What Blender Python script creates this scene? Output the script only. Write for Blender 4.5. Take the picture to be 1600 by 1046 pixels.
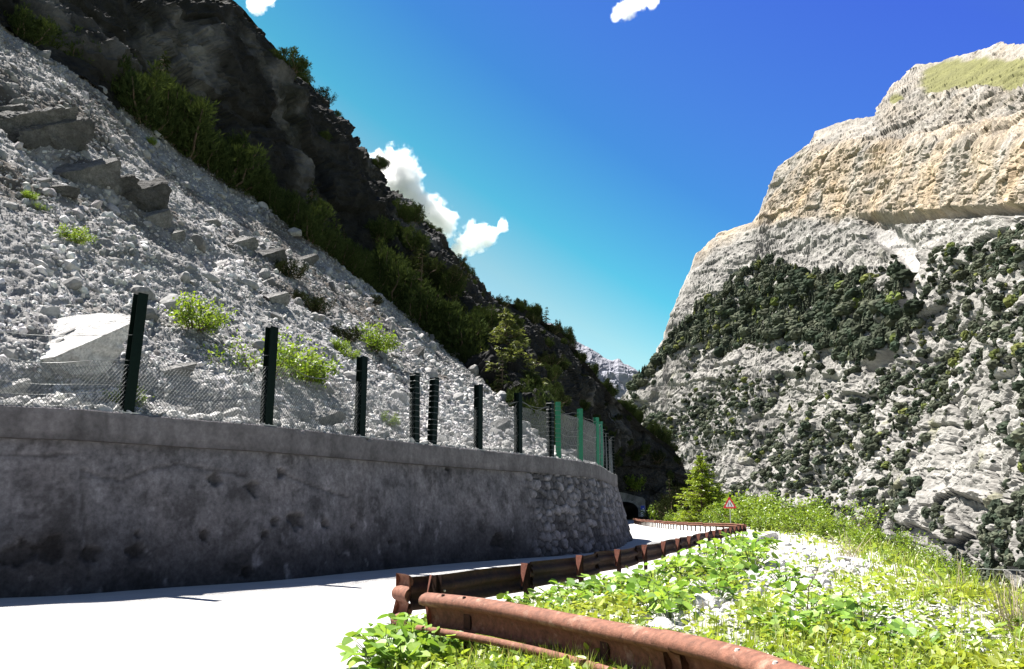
import bpy, math, random
import numpy as np

random.seed(7)
RNG = np.random.default_rng(11)
SC = bpy.context.scene
COL = SC.collection
for c in list(bpy.data.objects):
    bpy.data.objects.remove(c)

# ------------------------------------------------------------------ camera frame
F = 1300.0
PITCH = math.radians(12.03)
EYE = 1.75
CP, SP = math.cos(PITCH), math.sin(PITCH)

def ray(px, py):
    u = (np.asarray(px, float) - 800) / F
    v = (523 - np.asarray(py, float)) / F
    return np.stack([u + 0 * v, CP - v * SP + 0 * u, SP + v * CP + 0 * u], -1)

def P(px, py, Y):
    """world point on the sight line of a photo pixel, at a distance Y ahead"""
    d = ray(px, py)
    return d / d[..., 1:2] * np.asarray(Y, float)[..., None] + np.array([0, 0, EYE])

def G(px, py, z=0.0):
    """world point on the sight line of a photo pixel, at height z"""
    d = ray(px, py)
    t = (z - EYE) / d[..., 2]
    return d * t[..., None] + np.array([0, 0, EYE])

def proj(p):
    p = np.asarray(p, float)
    x, y, z = p[..., 0], p[..., 1], p[..., 2] - EYE
    f = y * CP + z * SP
    u = -y * SP + z * CP
    return 800 + F * x / f, 523 - F * u / f

# ------------------------------------------------------------------ noise
_perm = np.random.default_rng(3).permutation(256)
PERM = np.concatenate([_perm, _perm, _perm])
_g = np.random.default_rng(4).normal(size=(256, 3))
GRAD = _g / np.linalg.norm(_g, axis=1)[:, None]

def perlin(p):
    p = np.asarray(p, float)
    i = np.floor(p).astype(int)
    f = p - i
    i &= 255
    w = f * f * f * (f * (f * 6 - 15) + 10)
    out = 0
    for dx in (0, 1):
        wx = w[:, 0] if dx else 1 - w[:, 0]
        for dy in (0, 1):
            wy = w[:, 1] if dy else 1 - w[:, 1]
            for dz in (0, 1):
                wz = w[:, 2] if dz else 1 - w[:, 2]
                h = PERM[PERM[PERM[(i[:, 0] + dx) & 255] + ((i[:, 1] + dy) & 255)] + ((i[:, 2] + dz) & 255)]
                g = GRAD[h]
                out = out + wx * wy * wz * (g[:, 0] * (f[:, 0] - dx) + g[:, 1] * (f[:, 1] - dy) + g[:, 2] * (f[:, 2] - dz))
    return out * 1.6

def fbm(p, scale, octaves=5, gain=0.5, ridged=False, off=0.0):
    p = np.asarray(p, float) / scale + off
    a, tot, s = 1.0, 0.0, 0.0
    for _ in range(octaves):
        n = perlin(p)
        if ridged:
            n = 1 - 2 * np.abs(n)
        tot = tot + a * n
        s += a
        a *= gain
        p = p * 2.03 + 17.3
    return tot / s

def voronoi2(u, v, seed=0, jit=0.8):
    """F1, F2 and a cell value for 2D points"""
    iu, iv = np.floor(u).astype(int), np.floor(v).astype(int)
    f1 = np.full(u.shape, 9.0); f2 = np.full(u.shape, 9.0); idv = np.zeros(u.shape)
    for dx in (-1, 0, 1):
        for dy in (-1, 0, 1):
            cx, cy = iu + dx, iv + dy
            h = PERM[(PERM[(cx + seed) & 255] + cy) & 255]
            h2 = PERM[(h + 91) & 255]
            px = cx + 0.5 + jit * (h / 255.0 - 0.5)
            py = cy + 0.5 + jit * (h2 / 255.0 - 0.5)
            d = np.hypot(u - px, v - py)
            near = d < f1
            f2 = np.where(near, f1, np.minimum(f2, d))
            idv = np.where(near, PERM[(h2 + h + 13) & 255] / 255.0, idv)
            f1 = np.where(near, d, f1)
    return f1, f2, idv

def sstep(a, b, x):
    t = np.clip((x - a) / (b - a), 0, 1)
    return t * t * (3 - 2 * t)

def seg_dist(q, pts):
    """distance of 2D points q to a polyline, and the side (+ = right of travel)"""
    q = np.asarray(q, float); pts = np.asarray(pts, float)
    best = np.full(len(q), 1e9); side = np.zeros(len(q))
    for a, b in zip(pts[:-1], pts[1:]):
        ab = b - a
        t = np.clip(((q - a) @ ab) / (ab @ ab), 0, 1)
        d = q - (a + t[:, None] * ab)
        dd = np.hypot(d[:, 0], d[:, 1])
        s = -(ab[0] * (q[:, 1] - a[1]) - ab[1] * (q[:, 0] - a[0]))
        s = s / (np.hypot(*ab) + 1e-9)
        m = (dd < best - 1e-7) | ((dd < best + 1e-7) & (np.abs(s) > np.abs(side)))
        best = np.where(m, dd, best); side = np.where(m, s, side)
    return best, np.sign(side)

def in_poly(x, y, poly):
    r = np.zeros(np.shape(x), bool)
    n = len(poly)
    for i in range(n):
        x1, y1 = poly[i]; x2, y2 = poly[(i + 1) % n]
        c = (y1 > y) != (y2 > y)
        with np.errstate(divide='ignore', invalid='ignore'):
            xi = (x2 - x1) * (y - y1) / (y2 - y1 + 1e-12) + x1
        r ^= c & (x < xi)
    return r

def catmull(pts, n):
    """resample a control list (k, d) to n points with a Catmull-Rom spline, uniform in index"""
    pts = np.asarray(pts, float)
    k = len(pts)
    t = np.linspace(0, k - 1, n)
    i = np.clip(np.floor(t).astype(int), 0, k - 2)
    f = (t - i)
    f = f.reshape((-1,) + (1,) * (pts.ndim - 1))
    p0 = pts[np.clip(i - 1, 0, k - 1)]; p1 = pts[i]; p2 = pts[i + 1]; p3 = pts[np.clip(i + 2, 0, k - 1)]
    return 0.5 * (2 * p1 + (p2 - p0) * f + (2 * p0 - 5 * p1 + 4 * p2 - p3) * f ** 2 + (3 * p1 - p0 - 3 * p2 + p3) * f ** 3)

def resample(pts, step):
    pts = np.asarray(pts, float)
    d = np.r_[0, np.cumsum(np.linalg.norm(np.diff(pts, axis=0), axis=1))]
    n = max(2, int(d[-1] / step) + 1)
    s = np.linspace(0, d[-1], n)
    return np.stack([np.interp(s, d, pts[:, k]) for k in range(pts.shape[1])], 1), s

# ------------------------------------------------------------------ mesh building
def grid_faces(nr, nc, flip=False):
    i = np.arange(nr - 1)[:, None] * nc + np.arange(nc - 1)[None, :]
    q = np.stack([i, i + 1, i + nc + 1, i + nc], -1).reshape(-1, 4)
    return q[:, ::-1] if flip else q

def grid_normals(V):
    du = np.gradient(V, axis=1); dv = np.gradient(V, axis=0)
    n = np.cross(du, dv)
    return n / (np.linalg.norm(n, axis=-1, keepdims=True) + 1e-9)

def mesh(name, V, faces, mats, col=None, smooth=False, midx=None):
    """faces: list of int arrays (n,3) or (n,4)"""
    V = np.asarray(V, np.float32).reshape(-1, 3)
    if not isinstance(faces, list):
        faces = [faces]
    faces = [np.asarray(f, np.int32) for f in faces if len(f)]
    me = bpy.data.meshes.new(name)
    me.vertices.add(len(V)); me.vertices.foreach_set('co', V.ravel())
    loops = np.concatenate([f.ravel() for f in faces])
    tot = np.concatenate([np.full(len(f), f.shape[1], np.int32) for f in faces])
    start = np.r_[0, np.cumsum(tot)[:-1]].astype(np.int32)
    me.loops.add(len(loops)); me.loops.foreach_set('vertex_index', loops)
    me.polygons.add(len(tot)); me.polygons.foreach_set('loop_start', start); me.polygons.foreach_set('loop_total', tot)
    if not isinstance(mats, (list, tuple)):
        mats = [mats]
    for m in mats:
        me.materials.append(m)
    if midx is not None:
        me.polygons.foreach_set('material_index', np.asarray(midx, np.int32))
    me.polygons.foreach_set('use_smooth', np.full(len(tot), bool(smooth)))
    if col is not None:
        c = np.ones((len(V), 4), np.float32)
        col = np.asarray(col, np.float32)
        c[:, :3] = col.reshape(-1, 3) if col.size == 3 * len(V) else col
        a = me.color_attributes.new('Col', 'FLOAT_COLOR', 'POINT')
        a.data.foreach_set('color', c.ravel())
    me.update(calc_edges=True)
    return me

def put(name, me, parent=None):
    o = bpy.data.objects.new(name, me)
    COL.objects.link(o)
    if parent is not None:
        o.parent = parent
    return o

def tag(o, label=None, cat=None, group=None, kind=None):
    if label: o['label'] = label
    if cat: o['category'] = cat
    if group: o['group'] = group
    if kind: o['kind'] = kind
    return o

def empty(name, loc=(0, 0, 0)):
    o = bpy.data.objects.new(name, None)
    o.empty_display_size = 0.3
    COL.objects.link(o)
    o.location = [float(v) for v in loc]
    return o

def copy_tree(o, parent=None):
    c = o.copy(); COL.objects.link(c)
    if parent is not None:
        c.parent = parent
    for ch in list(o.children):
        copy_tree(ch, c)
    return c

class MB:
    """collects simple solids into one mesh"""
    def __init__(self):
        self.V = []; self.F3 = []; self.F4 = []; self.n = 0
    def add(self, V, f3=(), f4=()):
        V = np.asarray(V, float).reshape(-1, 3)
        self.V.append(V)
        if len(f3): self.F3.append(np.asarray(f3) + self.n)
        if len(f4): self.F4.append(np.asarray(f4) + self.n)
        self.n += len(V)
    def box(self, c, ax, ay, az):
        c, ax, ay, az = [np.asarray(v, float) for v in (c, ax, ay, az)]
        V = [c + sx * ax + sy * ay + sz * az for sz in (-1, 1) for sy in (-1, 1) for sx in (-1, 1)]
        self.add(V, f4=[(0, 2, 3, 1), (4, 5, 7, 6), (0, 1, 5, 4), (2, 6, 7, 3), (0, 4, 6, 2), (1, 3, 7, 5)])
    def tube(self, pts, r, sides=6, cap=True):
        pts = np.asarray(pts, float)
        r = np.broadcast_to(np.asarray(r, float), (len(pts),))
        tg = np.gradient(pts, axis=0)
        tg /= np.linalg.norm(tg, axis=1)[:, None] + 1e-9
        up = np.array([0, 0, 1.0]) if abs(tg[0, 2]) < 0.9 else np.array([1.0, 0, 0])
        a = np.cross(tg, up); a /= np.linalg.norm(a, axis=1)[:, None] + 1e-9
        b = np.cross(tg, a)
        th = np.linspace(0, 2 * math.pi, sides, endpoint=False)
        V = pts[:, None] + r[:, None, None] * (np.cos(th)[None, :, None] * a[:, None] + np.sin(th)[None, :, None] * b[:, None])
        n = len(pts)
        i = np.arange(n - 1)[:, None] * sides; j = np.arange(sides)[None, :]; j2 = (j + 1) % sides
        q = np.stack([i + j, i + j2, i + sides + j2, i + sides + j], -1).reshape(-1, 4)
        f3 = []
        V = V.reshape(-1, 3)
        if cap:
            V = np.vstack([V, pts[0], pts[-1]])
            c0, c1 = len(V) - 2, len(V) - 1
            f3 = [(c0, (k + 1) % sides, k) for k in range(sides)] + [(c1, (n - 1) * sides + k, (n - 1) * sides + (k + 1) % sides) for k in range(sides)]
        self.add(V, f3=f3, f4=q)
    def sweep(self, path, prof, up=(0, 0, 1), closed=False, cap=False, side=None):
        """profile (a, b): a = to the right of travel, b = up"""
        path = np.asarray(path, float)
        tg = np.gradient(path, axis=0)
        tg[:, 2] = 0 if side is None else tg[:, 2]
        tg /= np.linalg.norm(tg, axis=1)[:, None] + 1e-9
        up = np.asarray(up, float)
        rt = np.cross(tg, up) if side is None else np.broadcast_to(np.asarray(side, float), tg.shape)
        rt = rt / np.linalg.norm(rt, axis=1)[:, None]
        prof = np.asarray(prof, float)
        if prof.ndim == 2:
            prof = np.broadcast_to(prof, (len(path),) + prof.shape)
        V = path[:, None] + prof[:, :, 0:1] * rt[:, None] + prof[:, :, 1:2] * up
        n, m = len(path), prof.shape[1]
        if closed:
            i = np.arange(n - 1)[:, None] * m; j = np.arange(m)[None, :]; j2 = (j + 1) % m
            q = np.stack([i + j, i + j2, i + m + j2, i + m + j], -1).reshape(-1, 4)
        else:
            q = grid_faces(n, m)
        self.add(V, f4=q)
        if cap and closed:
            for e in (0, n - 1):
                ring = V.reshape(n, m, 3)[e]
                c = ring.mean(0)
                self.add(np.vstack([ring, c]), f3=[(k, (k + 1) % m, m) for k in range(m)])
    def data(self, name, mat, smooth=False, col=None):
        f = []
        if self.F3: f.append(np.concatenate(self.F3))
        if self.F4: f.append(np.concatenate(self.F4))
        return mesh(name, np.concatenate(self.V), f, mat, smooth=smooth, col=col)
    def build(self, name, mat, parent=None, smooth=False, col=None):
        return put(name, self.data(name, mat, smooth, col), parent)

# ------------------------------------------------------------------ materials
def new_mat(name):
    m = bpy.data.materials.new(name)
    m.use_nodes = True
    nt = m.node_tree
    nt.nodes.clear()
    out = nt.nodes.new('ShaderNodeOutputMaterial')
    return m, nt, out

def N(nt, t, **kw):
    n = nt.nodes.new(t)
    for k, v in kw.items():
        if k.startswith('i_'):
            n.inputs[k[2:].replace('_', ' ')].default_value = v
        else:
            setattr(n, k, v)
    return n

def noise_node(nt, scale, detail=6, rough=0.6, stretch=None, coord='Object'):
    tc = N(nt, 'ShaderNodeTexCoord')
    src = tc.outputs[coord]
    if stretch:
        mp = N(nt, 'ShaderNodeMapping'); mp.inputs['Scale'].default_value = stretch
        nt.links.new(src, mp.inputs['Vector']); src = mp.outputs['Vector']
    n = N(nt, 'ShaderNodeTexNoise')
    n.inputs['Scale'].default_value = scale; n.inputs['Detail'].default_value = detail; n.inputs['Roughness'].default_value = rough
    nt.links.new(src, n.inputs['Vector'])
    return n

def ramp(nt, src, stops):
    r = N(nt, 'ShaderNodeValToRGB')
    e = r.color_ramp.elements
    while len(e) < len(stops):
        e.new(0.5)
    for k, (p, c) in enumerate(stops):
        e[k].position = p
        e[k].color = (c, c, c, 1) if isinstance(c, (int, float)) else (*c, 1)
    nt.links.new(src, r.inputs['Fac'])
    return r

def mixc(nt, a, b, fac, mode='MULTIPLY'):
    m = N(nt, 'ShaderNodeMix', data_type='RGBA', blend_type=mode)
    for sock, v in ((m.inputs[0], fac), (m.inputs[6], a), (m.inputs[7], b)):
        if isinstance(v, bpy.types.NodeSocket):
            nt.links.new(v, sock)
        elif isinstance(v, (int, float)):
            sock.default_value = v
        else:
            sock.default_value = (*v, 1)
    return m.outputs[2]

def rock_mat(name, scales=(0.5, 4.0), contrast=(0.55, 1.35), bump=0.5, bump_scale=3.0, bump_dist=0.2, rough=0.95, stretch=None, use_col=True, base=(0.3, 0.3, 0.3)):
    m, nt, out = new_mat(name)
    b = N(nt, 'ShaderNodeBsdfPrincipled'); b.inputs['Roughness'].default_value = rough
    b.inputs['Specular IOR Level'].default_value = 0.15
    if use_col:
        at = N(nt, 'ShaderNodeAttribute', attribute_name='Col'); c = at.outputs['Color']
    else:
        rg = N(nt, 'ShaderNodeRGB'); rg.outputs[0].default_value = (*base, 1); c = rg.outputs[0]
    for s in scales:
        n = noise_node(nt, s, 7, 0.65, stretch)
        r = ramp(nt, n.outputs['Fac'], [(0.3, contrast[0]), (0.7, contrast[1])])
        c = mixc(nt, c, r.outputs['Color'], 1.0)
    nt.links.new(c, b.inputs['Base Color'])
    if bump:
        n = noise_node(nt, bump_scale, 10, 0.7, stretch)
        bp = N(nt, 'ShaderNodeBump'); bp.inputs['Strength'].default_value = bump; bp.inputs['Distance'].default_value = bump_dist
        nt.links.new(n.outputs['Fac'], bp.inputs['Height']); nt.links.new(bp.outputs['Normal'], b.inputs['Normal'])
    nt.links.new(b.outputs[0], out.inputs['Surface'])
    return m

def leaf_mat(name, trans=0.35, gloss=0.0, tint=(1.2, 1.15, 0.6)):
    m, nt, out = new_mat(name)
    at = N(nt, 'ShaderNodeAttribute', attribute_name='Col')
    d = N(nt, 'ShaderNodeBsdfDiffuse')
    t = N(nt, 'ShaderNodeBsdfTranslucent')
    nt.links.new(at.outputs['Color'], d.inputs['Color'])
    tc = mixc(nt, at.outputs['Color'], tint, 1.0)
    nt.links.new(tc, t.inputs['Color'])
    mx = N(nt, 'ShaderNodeMixShader'); mx.inputs[0].default_value = trans
    nt.links.new(d.outputs[0], mx.inputs[1]); nt.links.new(t.outputs[0], mx.inputs[2])
    res = mx.outputs[0]
    if gloss:
        g = N(nt, 'ShaderNodeBsdfGlossy'); g.inputs['Roughness'].default_value = 0.4
        m2 = N(nt, 'ShaderNodeMixShader'); m2.inputs[0].default_value = gloss
        nt.links.new(res, m2.inputs[1]); nt.links.new(g.outputs[0], m2.inputs[2]); res = m2.outputs[0]
    nt.links.new(res, out.inputs['Surface'])
    return m

def plain_mat(name, color, rough=0.6, metal=0.0, vary=0.25, scale=8.0, bump=0.0, spec=0.3, second=None, second_at=(0.5, 0.62), stretch=None):
    m, nt, out = new_mat(name)
    b = N(nt, 'ShaderNodeBsdfPrincipled')
    b.inputs['Roughness'].default_value = rough; b.inputs['Metallic'].default_value = metal
    b.inputs['Specular IOR Level'].default_value = spec
    n = noise_node(nt, scale, 8, 0.65, stretch)
    r = ramp(nt, n.outputs['Fac'], [(0.3, 1 - vary), (0.7, 1 + vary)])
    rg = N(nt, 'ShaderNodeRGB'); rg.outputs[0].default_value = (*color, 1)
    c = mixc(nt, rg.outputs[0], r.outputs['Color'], 1.0)
    if second:
        n2 = noise_node(nt, scale * 0.35, 9, 0.7, stretch)
        r2 = ramp(nt, n2.outputs['Fac'], [(second_at[0], 0.0), (second_at[1], 1.0)])
        c = mixc(nt, c, second, r2.outputs['Color'], 'MIX')
    nt.links.new(c, b.inputs['Base Color'])
    if bump:
        bp = N(nt, 'ShaderNodeBump'); bp.inputs['Strength'].default_value = bump; bp.inputs['Distance'].default_value = 0.02
        n3 = noise_node(nt, scale * 4, 8, 0.7)
        nt.links.new(n3.outputs['Fac'], bp.inputs['Height']); nt.links.new(bp.outputs['Normal'], b.inputs['Normal'])
    nt.links.new(b.outputs[0], out.inputs['Surface'])
    return m

M = {}
M['wall'] = rock_mat('weathered_concrete', (1.6, 9.0), (0.62, 1.3), 0.5, 14.0, 0.03)
M['coping'] = rock_mat('coping_concrete', (1.2, 8.0), (0.72, 1.22), 0.4, 16.0, 0.02)
M['scree'] = rock_mat('scree_ground', (0.8, 6.0), (0.7, 1.25), 0.7, 5.0, 0.12)
M['stone'] = rock_mat('limestone_rubble', (1.5, 9.0), (0.75, 1.2), 0.4, 8.0, 0.05)
M['boulder'] = rock_mat('limestone_boulder', (0.9, 5.0, 16.0), (0.66, 1.3), 1.0, 4.0, 0.25)
M['cliff'] = rock_mat('dark_cliff_rock', (0.12, 0.8), (0.55, 1.4), 0.7, 0.8, 0.8)
M['mount'] = rock_mat('pale_limestone', (0.03, 0.3), (0.72, 1.25), 0.5, 0.5, 1.2, stretch=(1, 1, 2.2))
M['peak'] = rock_mat('far_peak_rock', (0.004, 0.02), (0.8, 1.2), 0.6, 0.02, 20.0)
M['bank'] = rock_mat('bank_gravel', (0.7, 8.0), (0.75, 1.25), 0.5, 12.0, 0.04)
M['road'] = rock_mat('sun_bleached_asphalt', (0.5, 30.0), (0.85, 1.12), 0.3, 60.0, 0.01, use_col=False, base=(0.36, 0.355, 0.35))
M['leaf'] = leaf_mat('leaf_green', 0.4, 0.03)
M['needle'] = leaf_mat('needle_green', 0.1)
M['far_leaf'] = leaf_mat('far_foliage', 0.15)
M['bark'] = plain_mat('bark', (0.10, 0.075, 0.055), 0.9, vary=0.4, scale=12, bump=0.5, spec=0.1)
M['dry'] = plain_mat('dry_stem', (0.42, 0.36, 0.26), 0.9, vary=0.3, scale=10, spec=0.1)
M['rust'] = plain_mat('rusted_steel', (0.145, 0.062, 0.040), 0.75, 0.0, 0.45, 14, 0.5, 0.2, second=(0.30, 0.19, 0.14), second_at=(0.56, 0.72))
M['rust_mid'] = plain_mat('brown_rusted_steel', (0.10, 0.036, 0.024), 0.85, 0.0, 0.4, 12, 0.4, 0.15)
M['rust_dark'] = plain_mat('dark_rusted_steel', (0.032, 0.017, 0.014), 0.85, 0.0, 0.35, 10, 0.3, 0.15, second=(0.07, 0.03, 0.02), second_at=(0.5, 0.7))  # darker copy of the rust, shade on the long rail's back put into it
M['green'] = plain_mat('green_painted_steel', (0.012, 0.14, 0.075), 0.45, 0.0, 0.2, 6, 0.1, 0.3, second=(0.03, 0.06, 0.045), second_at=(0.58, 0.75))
M['green_shade'] = plain_mat('shaded_green_steel', (0.002, 0.007, 0.005), 0.6, 0.0, 0.2, 6, 0.1, 0.08)  # same green steel for the unlit posts, shade put into the colour
M['wire'] = plain_mat('galvanised_wire', (0.10, 0.11, 0.11), 0.5, 0.3, 0.2, 6)
M['bolt'] = plain_mat('worn_bolt', (0.5, 0.44, 0.38), 0.5, 0.3, 0.2, 6)
M['white'] = plain_mat('white_sign', (0.75, 0.75, 0.73), 0.5, vary=0.06)
M['red'] = plain_mat('red_sign', (0.62, 0.05, 0.05), 0.5, vary=0.1)
M['black'] = plain_mat('black_sign', (0.02, 0.02, 0.02), 0.5, vary=0.1)
M['blue'] = plain_mat('blue_sign', (0.03, 0.06, 0.45), 0.5, vary=0.1)
M['pole'] = plain_mat('grey_pole', (0.4, 0.4, 0.38), 0.5, 0.3, 0.1)
M['dark_rock'] = plain_mat('tunnel_lining', (0.06, 0.06, 0.06), 0.9, vary=0.3, scale=1.5)

# ------------------------------------------------------------------ camera, sun, sky
cam = bpy.data.objects.new('camera', bpy.data.cameras.new('camera'))
COL.objects.link(cam)
cam.location = (0, 0, EYE)
cam.rotation_euler = (math.pi / 2 + PITCH, 0, 0)
cam.data.sensor_width = 36; cam.data.lens = F / 1600 * 36
cam.data.clip_start = 0.1; cam.data.clip_end = 20000
SC.camera = cam

SUN_EL = math.radians(60)
SUN_AZ = math.atan2(-0.80, 0.60)          # clockwise from +Y
sd = np.array([math.sin(SUN_AZ) * math.cos(SUN_EL), math.cos(SUN_AZ) * math.cos(SUN_EL), math.sin(SUN_EL)])
sl = bpy.data.lights.new('sun', 'SUN'); sl.energy = 5.0; sl.angle = math.radians(0.5); sl.color = (1.0, 0.95, 0.88)
so = bpy.data.objects.new('sun', sl); COL.objects.link(so)
from mathutils import Vector, Matrix
so.rotation_euler = Vector(-sd).to_track_quat('-Z', 'Y').to_euler()
so.location = Vector(sd * 300)

W = bpy.data.worlds.new('World'); SC.world = W; W.use_nodes = True
wn = W.node_tree; wn.nodes.clear()
wo = wn.nodes.new('ShaderNodeOutputWorld'); bg = wn.nodes.new('ShaderNodeBackground')
sky = wn.nodes.new('ShaderNodeTexSky'); sky.sky_type = 'NISHITA'; sky.sun_disc = False
sky.sun_elevation = SUN_EL; sky.sun_rotation = SUN_AZ; sky.altitude = 1800; sky.air_density = 1.0; sky.dust_density = 0.15; sky.ozone_density = 2.2
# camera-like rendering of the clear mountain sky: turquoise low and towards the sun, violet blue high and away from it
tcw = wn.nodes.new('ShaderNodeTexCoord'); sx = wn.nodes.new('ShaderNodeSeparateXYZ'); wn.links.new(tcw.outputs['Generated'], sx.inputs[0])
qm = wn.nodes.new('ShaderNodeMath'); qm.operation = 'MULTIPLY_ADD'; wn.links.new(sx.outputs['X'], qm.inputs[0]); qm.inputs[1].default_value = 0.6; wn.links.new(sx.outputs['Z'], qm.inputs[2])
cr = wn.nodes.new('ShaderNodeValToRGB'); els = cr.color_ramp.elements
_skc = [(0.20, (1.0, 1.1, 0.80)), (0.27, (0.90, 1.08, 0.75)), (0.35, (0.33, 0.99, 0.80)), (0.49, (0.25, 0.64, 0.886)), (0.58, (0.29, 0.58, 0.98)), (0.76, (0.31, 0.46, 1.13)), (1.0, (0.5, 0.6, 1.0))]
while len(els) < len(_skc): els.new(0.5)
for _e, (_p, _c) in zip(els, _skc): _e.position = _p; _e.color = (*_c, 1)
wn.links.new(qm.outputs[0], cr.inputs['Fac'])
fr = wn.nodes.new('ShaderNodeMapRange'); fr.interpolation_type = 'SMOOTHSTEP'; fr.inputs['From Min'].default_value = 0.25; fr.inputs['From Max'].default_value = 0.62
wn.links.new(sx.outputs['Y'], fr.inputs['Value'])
tint_ = wn.nodes.new('ShaderNodeMix'); tint_.data_type = 'RGBA'; tint_.inputs[6].default_value = (0.76, 0.71, 0.66, 1)  # sky behind the view dimmed and warmed to weaken its fill light
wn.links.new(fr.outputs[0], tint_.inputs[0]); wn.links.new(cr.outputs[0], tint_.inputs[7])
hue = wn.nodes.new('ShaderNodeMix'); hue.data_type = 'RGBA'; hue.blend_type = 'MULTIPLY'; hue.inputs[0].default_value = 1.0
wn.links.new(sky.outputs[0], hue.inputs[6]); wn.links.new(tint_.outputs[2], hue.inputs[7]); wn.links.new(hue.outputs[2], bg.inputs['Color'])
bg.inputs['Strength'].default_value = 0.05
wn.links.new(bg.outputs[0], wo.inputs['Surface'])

SC.view_settings.view_transform = 'Standard'; SC.view_settings.look = 'None'
SC.view_settings.exposure = 2.0; SC.view_settings.gamma = 1.0
SC.render.engine = 'CYCLES'
SC.cycles.max_bounces = 6; SC.cycles.diffuse_bounces = 3; SC.cycles.transparent_max_bounces = 12
SC.cycles.use_denoising = True
SC.cycles.volume_bounces = 4; SC.cycles.volume_max_steps = 96

# ------------------------------------------------------------------ retaining wall line
ZT = 4.03
CH = 0.72                                    # coping height
_top = [(-420, 640), (-200, 628), (0, 632), (130, 639), (300, 655), (430, 666), (570, 683), (700, 698), (800, 708), (880, 717), (935, 727)]
_tp = [G(a, b, ZT)[:2] for a, b in _top]
_tp = [_tp[2] + (_tp[2] - _tp[4]) * 2.0, _tp[2] + (_tp[2] - _tp[4])] + _tp[2:]
_tp += [np.array(q) for q in [(5.9, 50.2), (6.75, 54.0), (6.6, 58.0), (5.0, 62.5), (1.5, 67), (-4, 71)]]
TL, TS = resample(catmull(np.array(_tp), 400), 0.07)
_t = np.gradient(TL, axis=0); _t /= np.linalg.norm(_t, axis=1)[:, None]
for _ in range(30):
    _t[1:-1] = (_t[:-2] + _t[1:-1] + _t[2:]) / 3
_t /= np.linalg.norm(_t, axis=1)[:, None]
TN = np.stack([_t[:, 1], -_t[:, 0]], 1)      # outward, to the road
TT = _t
T_px = proj(np.c_[TL, np.full(len(TL), ZT)])[0]
_mono = np.argmax(T_px) + 1

def wall_at(px):
    """index of the wall line where the coping top shows at photo column px"""
    return int(np.argmin(np.abs(T_px[:_mono] - px)))

def batter(s_i):
    return 0.35 + 0.55 * sstep(700, 940, T_px[s_i])

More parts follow.
